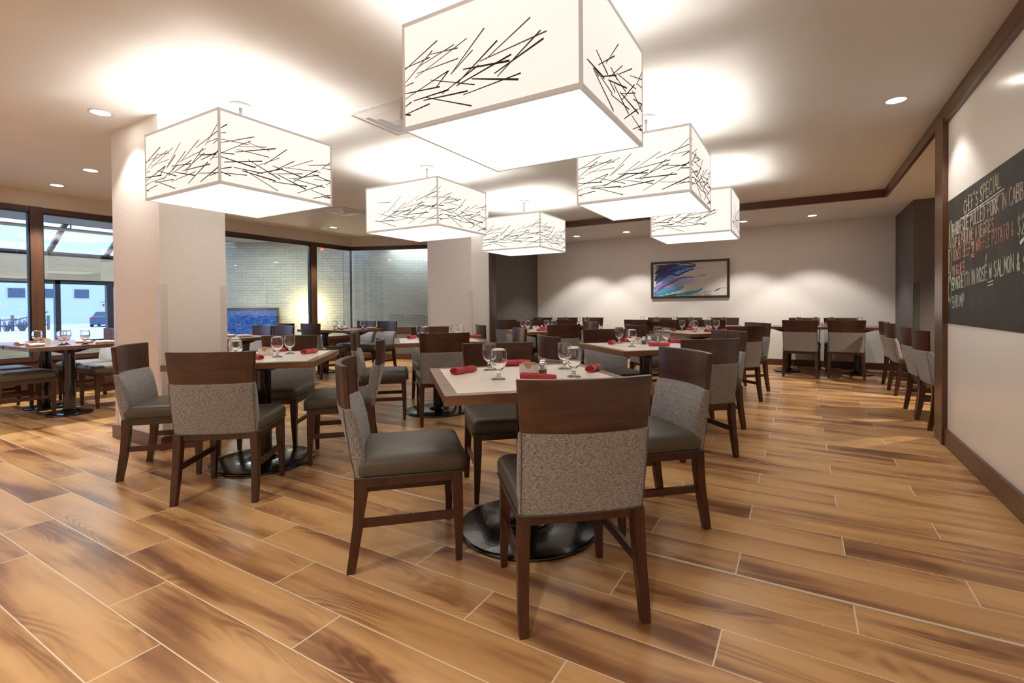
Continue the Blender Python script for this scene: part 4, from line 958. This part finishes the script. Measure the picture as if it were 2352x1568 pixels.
# ------------------------------------------------------------------ tableware
def make_goblet():
    bm = bmesh.new()
    pr = [(0, .0), (.034, .0), (.036, .002), (.034, .004), (.018, .009), (.010, .016), (.0085, .024), (.013, .030), (.0085, .036), (.010, .040), (.020, .048), (.032, .062), (.040, .080), (.0425, .098), (.0415, .118), (.0385, .140), (.0365, .150),
          (.0355, .1508), (.0350, .150), (.0372, .138), (.0398, .118), (.0407, .098), (.0382, .082), (.0300, .064), (.018, .052), (.006, .046), (0, .045)]
    lathe(bm, pr, 32); return obj('goblet', bm, M['glass'], None, True)
gob = make_goblet(); gf = [True]
def goblet(x, y, z, label, group):
    g = gob if gf[0] else gob.copy()
    if not gf[0]: COL.objects.link(g)
    gf[0] = False; g.location = (x, y, z); g.rotation_euler = (0, 0, random.random()*6); tag(g, label, 'glass', group)
def make_napkin(mat, seed):
    rn = random.Random(seed); bm = bmesh.new(); L_ = .17; rings = []; n = 18
    for i in range(15):
        u = i/14; x = -L_/2+L_*u; rr = .0215-.003*u+.0012*math.sin(9*u+seed); off = .002*math.sin(4*u+seed)
        rg = []
        for k in range(n):
            a = 2*PI*k/n; r2 = rr*(1+.06*math.sin(3*a+2*u+seed)+.03*math.sin(7*a+seed)); yy = r2*1.15*math.cos(a)+off; zz = .82*rr+r2*.85*math.sin(a)
            rg.append((x, yy, max(zz, 0.0006)))
        rings.append(rg)
    # sunken spiral ends
    def inset(rg, f, dx): 
        cy_ = sum(p[1] for p in rg)/n; cz = sum(p[2] for p in rg)/n; return [(p[0]+dx, cy_+(p[1]-cy_)*f, cz+(p[2]-cz)*f) for p in rg]
    rings = [inset(rings[0], .35, .016), inset(rings[0], .72, .010), inset(rings[0], .80, .0)]+rings+[inset(rings[-1], .80, 0), inset(rings[-1], .7, -.010), inset(rings[-1], .35, -.014)]
    loft(bm, rings)
    # wrapped flap edge along the roll
    pts = []
    for i in range(13):
        u = i/12; a = 1.15-.9*u; rr = .0225-.003*u; pts.append((-L_/2+.004+(L_-.008)*u*.98, rr*1.17*math.cos(a), .82*.0215+rr*.87*math.sin(a)))
    tube(bm, pts, .0022, 6)
    pts = []
    for i in range(11):
        u = i/10; a = .2+2.6*u; pts.append((-.025+.03*u, .0222*1.17*math.cos(a), .0176+.0215*.87*math.sin(a)))
    tube(bm, pts, .0018, 6)
    return obj('rolled_napkin', bm, mat, None, True)
NR = [make_napkin(M['napkin_red'], s) for s in (1, 2)]; NW = [make_napkin(M['napkin_white'], s) for s in (3,)]
used = set()
def napkin(protos, i, x, y, z, deg, label, group, ln=1.0):
    p = protos[i % len(protos)]
    if p.name in used: q_ = p.copy(); COL.objects.link(q_)
    else: q_ = p; used.add(p.name)
    q_.location = (x, y, z+.001); q_.rotation_euler = (0, 0, R(deg)); q_.scale = (ln, 1, 1); tag(q_, label, 'napkin', group)
def make_caddy():
    c = empty('sugar_caddy', (0, 0, 0)); bm = bmesh.new(); a, b, h, t_ = .046, .030, .055, .003
    box(bm, -a, a, -b, b, 0, t_)
    # walls with a U notch on the long sides
    for s in (-1, 1):
        prof = [(-a, 0), (-a, h), (-.020, h), (-.014, h-.016), (0, h-.024), (.014, h-.016), (.020, h), (a, h), (a, 0)]
        y0, y1 = sorted((s*b, s*(b-t_)))
        for (xa, za), (xb, zb) in zip(prof[1:-1], prof[2:-0] if False else prof[2:-1]):
            vs = [(xa, 0), (xb, 0), (xb, zb), (xa, za)]; loft(bm, [[(x, y0, z) for x, z in vs], [(x, y1, z) for x, z in vs]])
        x0, x1 = sorted((s*a, s*(a-t_))); box(bm, x0, x1, -b+t_, b-t_, 0, h)
    obj('caddy_body', bm, M['china'], c)
    for k in range(7):
        bm = bmesh.new(); box(bm, -.033, .033, -.0015, .0015, 0, .058); p = obj('sugar_packet', bm, M['sugar'] if k not in (0, 1) else M['sugar_b'], c)
        p.location = (random.uniform(-.006, .006), -.022+.0072*k, .004); p.rotation_euler = (random.uniform(-.12, .12), random.uniform(-.12, .12), random.uniform(-.05, .05))
    return c
cad = make_caddy(); cf = [True]
def caddy(x, y, z, deg, label):
    c = cad if cf[0] else copy_tree(cad); cf[0] = False; c.location = (x, y, z); c.rotation_euler = (0, 0, R(deg)); tag(c, label, 'sugar caddy', 'white sugar packet caddies')
def make_shaker(name, fill):
    c = empty(name, (0, 0, 0)); bm = bmesh.new()
    loft(bm, [rrect(.0175, .0175, .005, 0, 2), rrect(.0165, .0165, .005, .045, 2), rrect(.0145, .0145, .006, .056, 2)]); obj('shaker_body', bm, M['glass'], c)
    bm = bmesh.new(); loft(bm, [rrect(.0150, .0150, .004, .003, 2), rrect(.0143, .0143, .004, .030, 2)]); obj('seasoning', bm, fill, c)
    bm = bmesh.new(); lathe(bm, [(0, .056), (.0165, .056), (.0175, .060), (.0165, .068), (.010, .072), (0, .073)], 20); obj('shaker_cap', bm, M['chrome'], c, True)
    return c
pep = make_shaker('pepper_shaker', M['pepper']); slt = make_shaker('salt_shaker', M['salt']); sf = set()
def shaker(p, x, y, z, label):
    c = p if p.name not in sf else copy_tree(p); sf.add(p.name); c.location = (x, y, z); tag(c, label, 'shaker', 'salt and pepper shakers')
Z = .775
nm = {'T1': 'the nearest table', 'T2': 'the table by the near pillar', 'T3': 'the middle left table', 'T4': 'the middle right table', 'T5': 'the rear left cream table', 'T6': 'the rear right cream table'}
gobs = {'T1': [(-1.48, 2.28, 'back one of the left pair on'), (-1.25, 2.01, 'front one of the left pair on'), (-1.13, 2.52, 'back one of the right pair on'), (-.96, 2.26, 'front one of the right pair on')],
 'T2': [(-3.19, 1.84, 'leftmost one on'), (-3.42, 1.97, 'second from left on'), (-3.27, 2.19, 'front one of the right pair on'), (-3.41, 2.39, 'rightmost, rear one on')],
 'T3': [(-3.62, 4.14, 'leftmost one on'), (-3.43, 4.0, 'second from left on'), (-3.40, 4.47, 'second from right on'), (-3.20, 4.32, 'rightmost one on')],
 'T4': [(-1.46, 4.48, 'leftmost one on'), (-1.24, 4.15, 'nearest, second from left on'), (-1.18, 4.80, 'second from right, farthest on'), (-1.04, 4.55, 'rightmost one on')],
 'T5': [(-3.60, 6.42, 'leftmost one on'), (-3.38, 6.18, 'second from left on'), (-3.30, 6.62, 'second from right on'), (-3.09, 6.43, 'rightmost one on')],
 'T6': [(-1.40, 7.0, 'leftmost one on'), (-1.19, 6.75, 'second from left on'), (-1.10, 7.20, 'second from right on'), (-.96, 7.00, 'rightmost one on')]}
for k, v in gobs.items():
    for x, y, w_ in v: goblet(x, y, Z, 'clear stemmed goblet, %s %s' % (w_, nm[k]), 'water goblets on '+nm[k])
naps = {'T1': [(-1.535, 2.115, 88, 'left end of'), (-1.45, 2.53, 50, 'far side of, behind the caddy on'), (-1.055, 2.055, 16, 'front of, behind the nearest chair, on'), (-.955, 2.52, 98, 'right end of')],
 'T2': [(-3.68, 2.02, 130, 'left of, mostly hidden, on'), (-3.30, 2.49, 112, 'right side of'), (-3.29, 2.04, -8, 'front edge of'), (-3.70, 2.45, 50, 'far side of')],
 'T3': [(-3.79, 4.20, 105, 'left side of'), (-3.22, 4.62, 80, 'right side of, mostly hidden, on')],
 'T4': [(-1.49, 4.36, 100, 'left side of'), (-1.45, 4.70, 75, 'far side of, behind the goblets on'), (-1.04, 4.28, 25, 'front side of'), (-1.0, 4.76, 60, 'right side of')],
 'T5': [(-3.64, 6.60, 100, 'left side of'), (-3.45, 6.78, 50, 'far side of'), (-3.16, 6.22, 20, 'front side of')],
 'T6': [(-1.48, 6.86, 100, 'left side of'), (-1.30, 7.22, 20, 'far side of'), (-1.04, 6.86, 80, 'front side of'), (-.84, 7.02, 60, 'right side of')]}
for k, v in naps.items():
    for i, (x, y, a, w_) in enumerate(v):
        lb = 'rolled red cloth napkin on the %s %s' % (w_, nm[k]) if ', ' not in w_ else 'rolled red cloth napkin at the %s %s' % (w_.replace(' of,', ','), nm[k])
        napkin(NR, i, x, y, Z, a, lb, 'red napkins on '+nm[k])
for k, x, y, a in (('T1', -1.205, 2.235, 22), ('T2', -3.47, 2.23, 38), ('T3', -3.44, 4.27, 40), ('T4', -1.29, 4.47, 30), ('T5', -3.42, 6.50, 40), ('T6', -1.14, 6.93, 30)):
    caddy(x, y, Z, a, 'white china caddy of sugar packets on '+nm[k])
for k, pts in {'T1': [(-1.115, 2.215), (-1.16, 2.31)], 'T4': [(-1.215, 4.44), (-1.175, 4.47)], 'T5': [(-3.345, 6.55)], 'T6': [(-1.07, 6.98), (-1.03, 7.0)]}.items():
    shaker(pep, *pts[0], Z, 'glass pepper shaker with chrome cap on '+nm[k])
    if len(pts) > 1: shaker(slt, *pts[1], Z, 'glass salt shaker with chrome cap on '+nm[k])
ZL = .765
for x, y, w_ in ((-4.78, 8.62, 'leftmost'), (-4.52, 8.75, 'second from left'), (-4.22, 8.75, 'third from left'), (-4.00, 8.85, 'third from right'), (-3.74, 8.90, 'second from right'), (-3.55, 8.86, 'rightmost')):
    goblet(x, y, ZL, 'small clear goblet, %s on the back left brown table' % w_, 'goblets on the back left brown table')
for x, y, w_ in ((-2.58, 9.24, 'leftmost'), (-2.28, 9.12, 'second from left'), (-1.98, 9.30, 'third from left'), (-1.68, 9.14, 'third from right'), (-1.38, 9.22, 'second from right'), (-1.15, 9.22, 'rightmost')):
    goblet(x, y, ZL, 'small clear goblet, %s on the brown table under the painting' % w_, 'goblets on the brown table under the painting')
for x, y, w_ in ((-.02, 9.42, 'leftmost'), (.22, 9.48, 'second from left'), (.44, 9.50, 'second from right'), (.82, 9.52, 'rightmost')):
    goblet(x, y, ZL, 'small clear goblet, %s on the far right brown table' % w_, 'goblets on the far right brown table')
shaker(slt, .30, 9.36, ZL, 'salt shaker between the chairs at the far right brown table')
caddy(.37, 9.40, ZL, 0, 'white sugar caddy on the far right brown table')
for x, y, w_ in ((-6.95, 1.90, 'in front of the mullion on the left window table'), (-6.70, 2.06, 'rear one of the close pair on the left window table'), (-6.62, 2.00, 'front one of the close pair on the left window table'), (-6.52, 2.16, 'nearest the pillar on the left window table'), (-6.36, 3.52, 'on the window table behind the near pillar'), (-6.66, 5.50, 'left one of a pair on the rear window table'), (-6.56, 5.56, 'right one of a pair on the rear window table'), (-6.36, 5.82, 'by itself on the rear window table')):
    goblet(x, y, ZL, 'clear goblet '+w_, 'goblets on the window tables')
for i, (x, y, a, w_) in enumerate(((-7.08, 1.80, 150, 'leftmost on the left window table'), (-6.60, 1.79, 120, 'nearest the corner of the left window table'), (-6.78, 2.24, 30, 'behind the goblets on the left window table'), (-6.50, 2.33, 70, 'next to the pillar on the left window table'), (-6.46, 3.62, 50, 'left one on the table behind the near pillar'), (-6.14, 3.66, 70, 'right one on the table behind the near pillar'), (-6.78, 5.72, 110, 'left one on the rear window table'), (-6.98, 5.95, 20, 'far one on the rear window table'), (-6.32, 5.97, 80, 'right one on the rear window table'), (1.80, 8.10, 40, 'far one on the alcove table'), (1.78, 7.80, 40, 'near one on the alcove table'))):
    napkin(NW, i, x, y, ZL, a, 'rolled cream cloth napkin, '+w_, 'cream napkins')
caddy(-7.04, 1.98, ZL, 20, 'sugar caddy behind a goblet on the left window table')
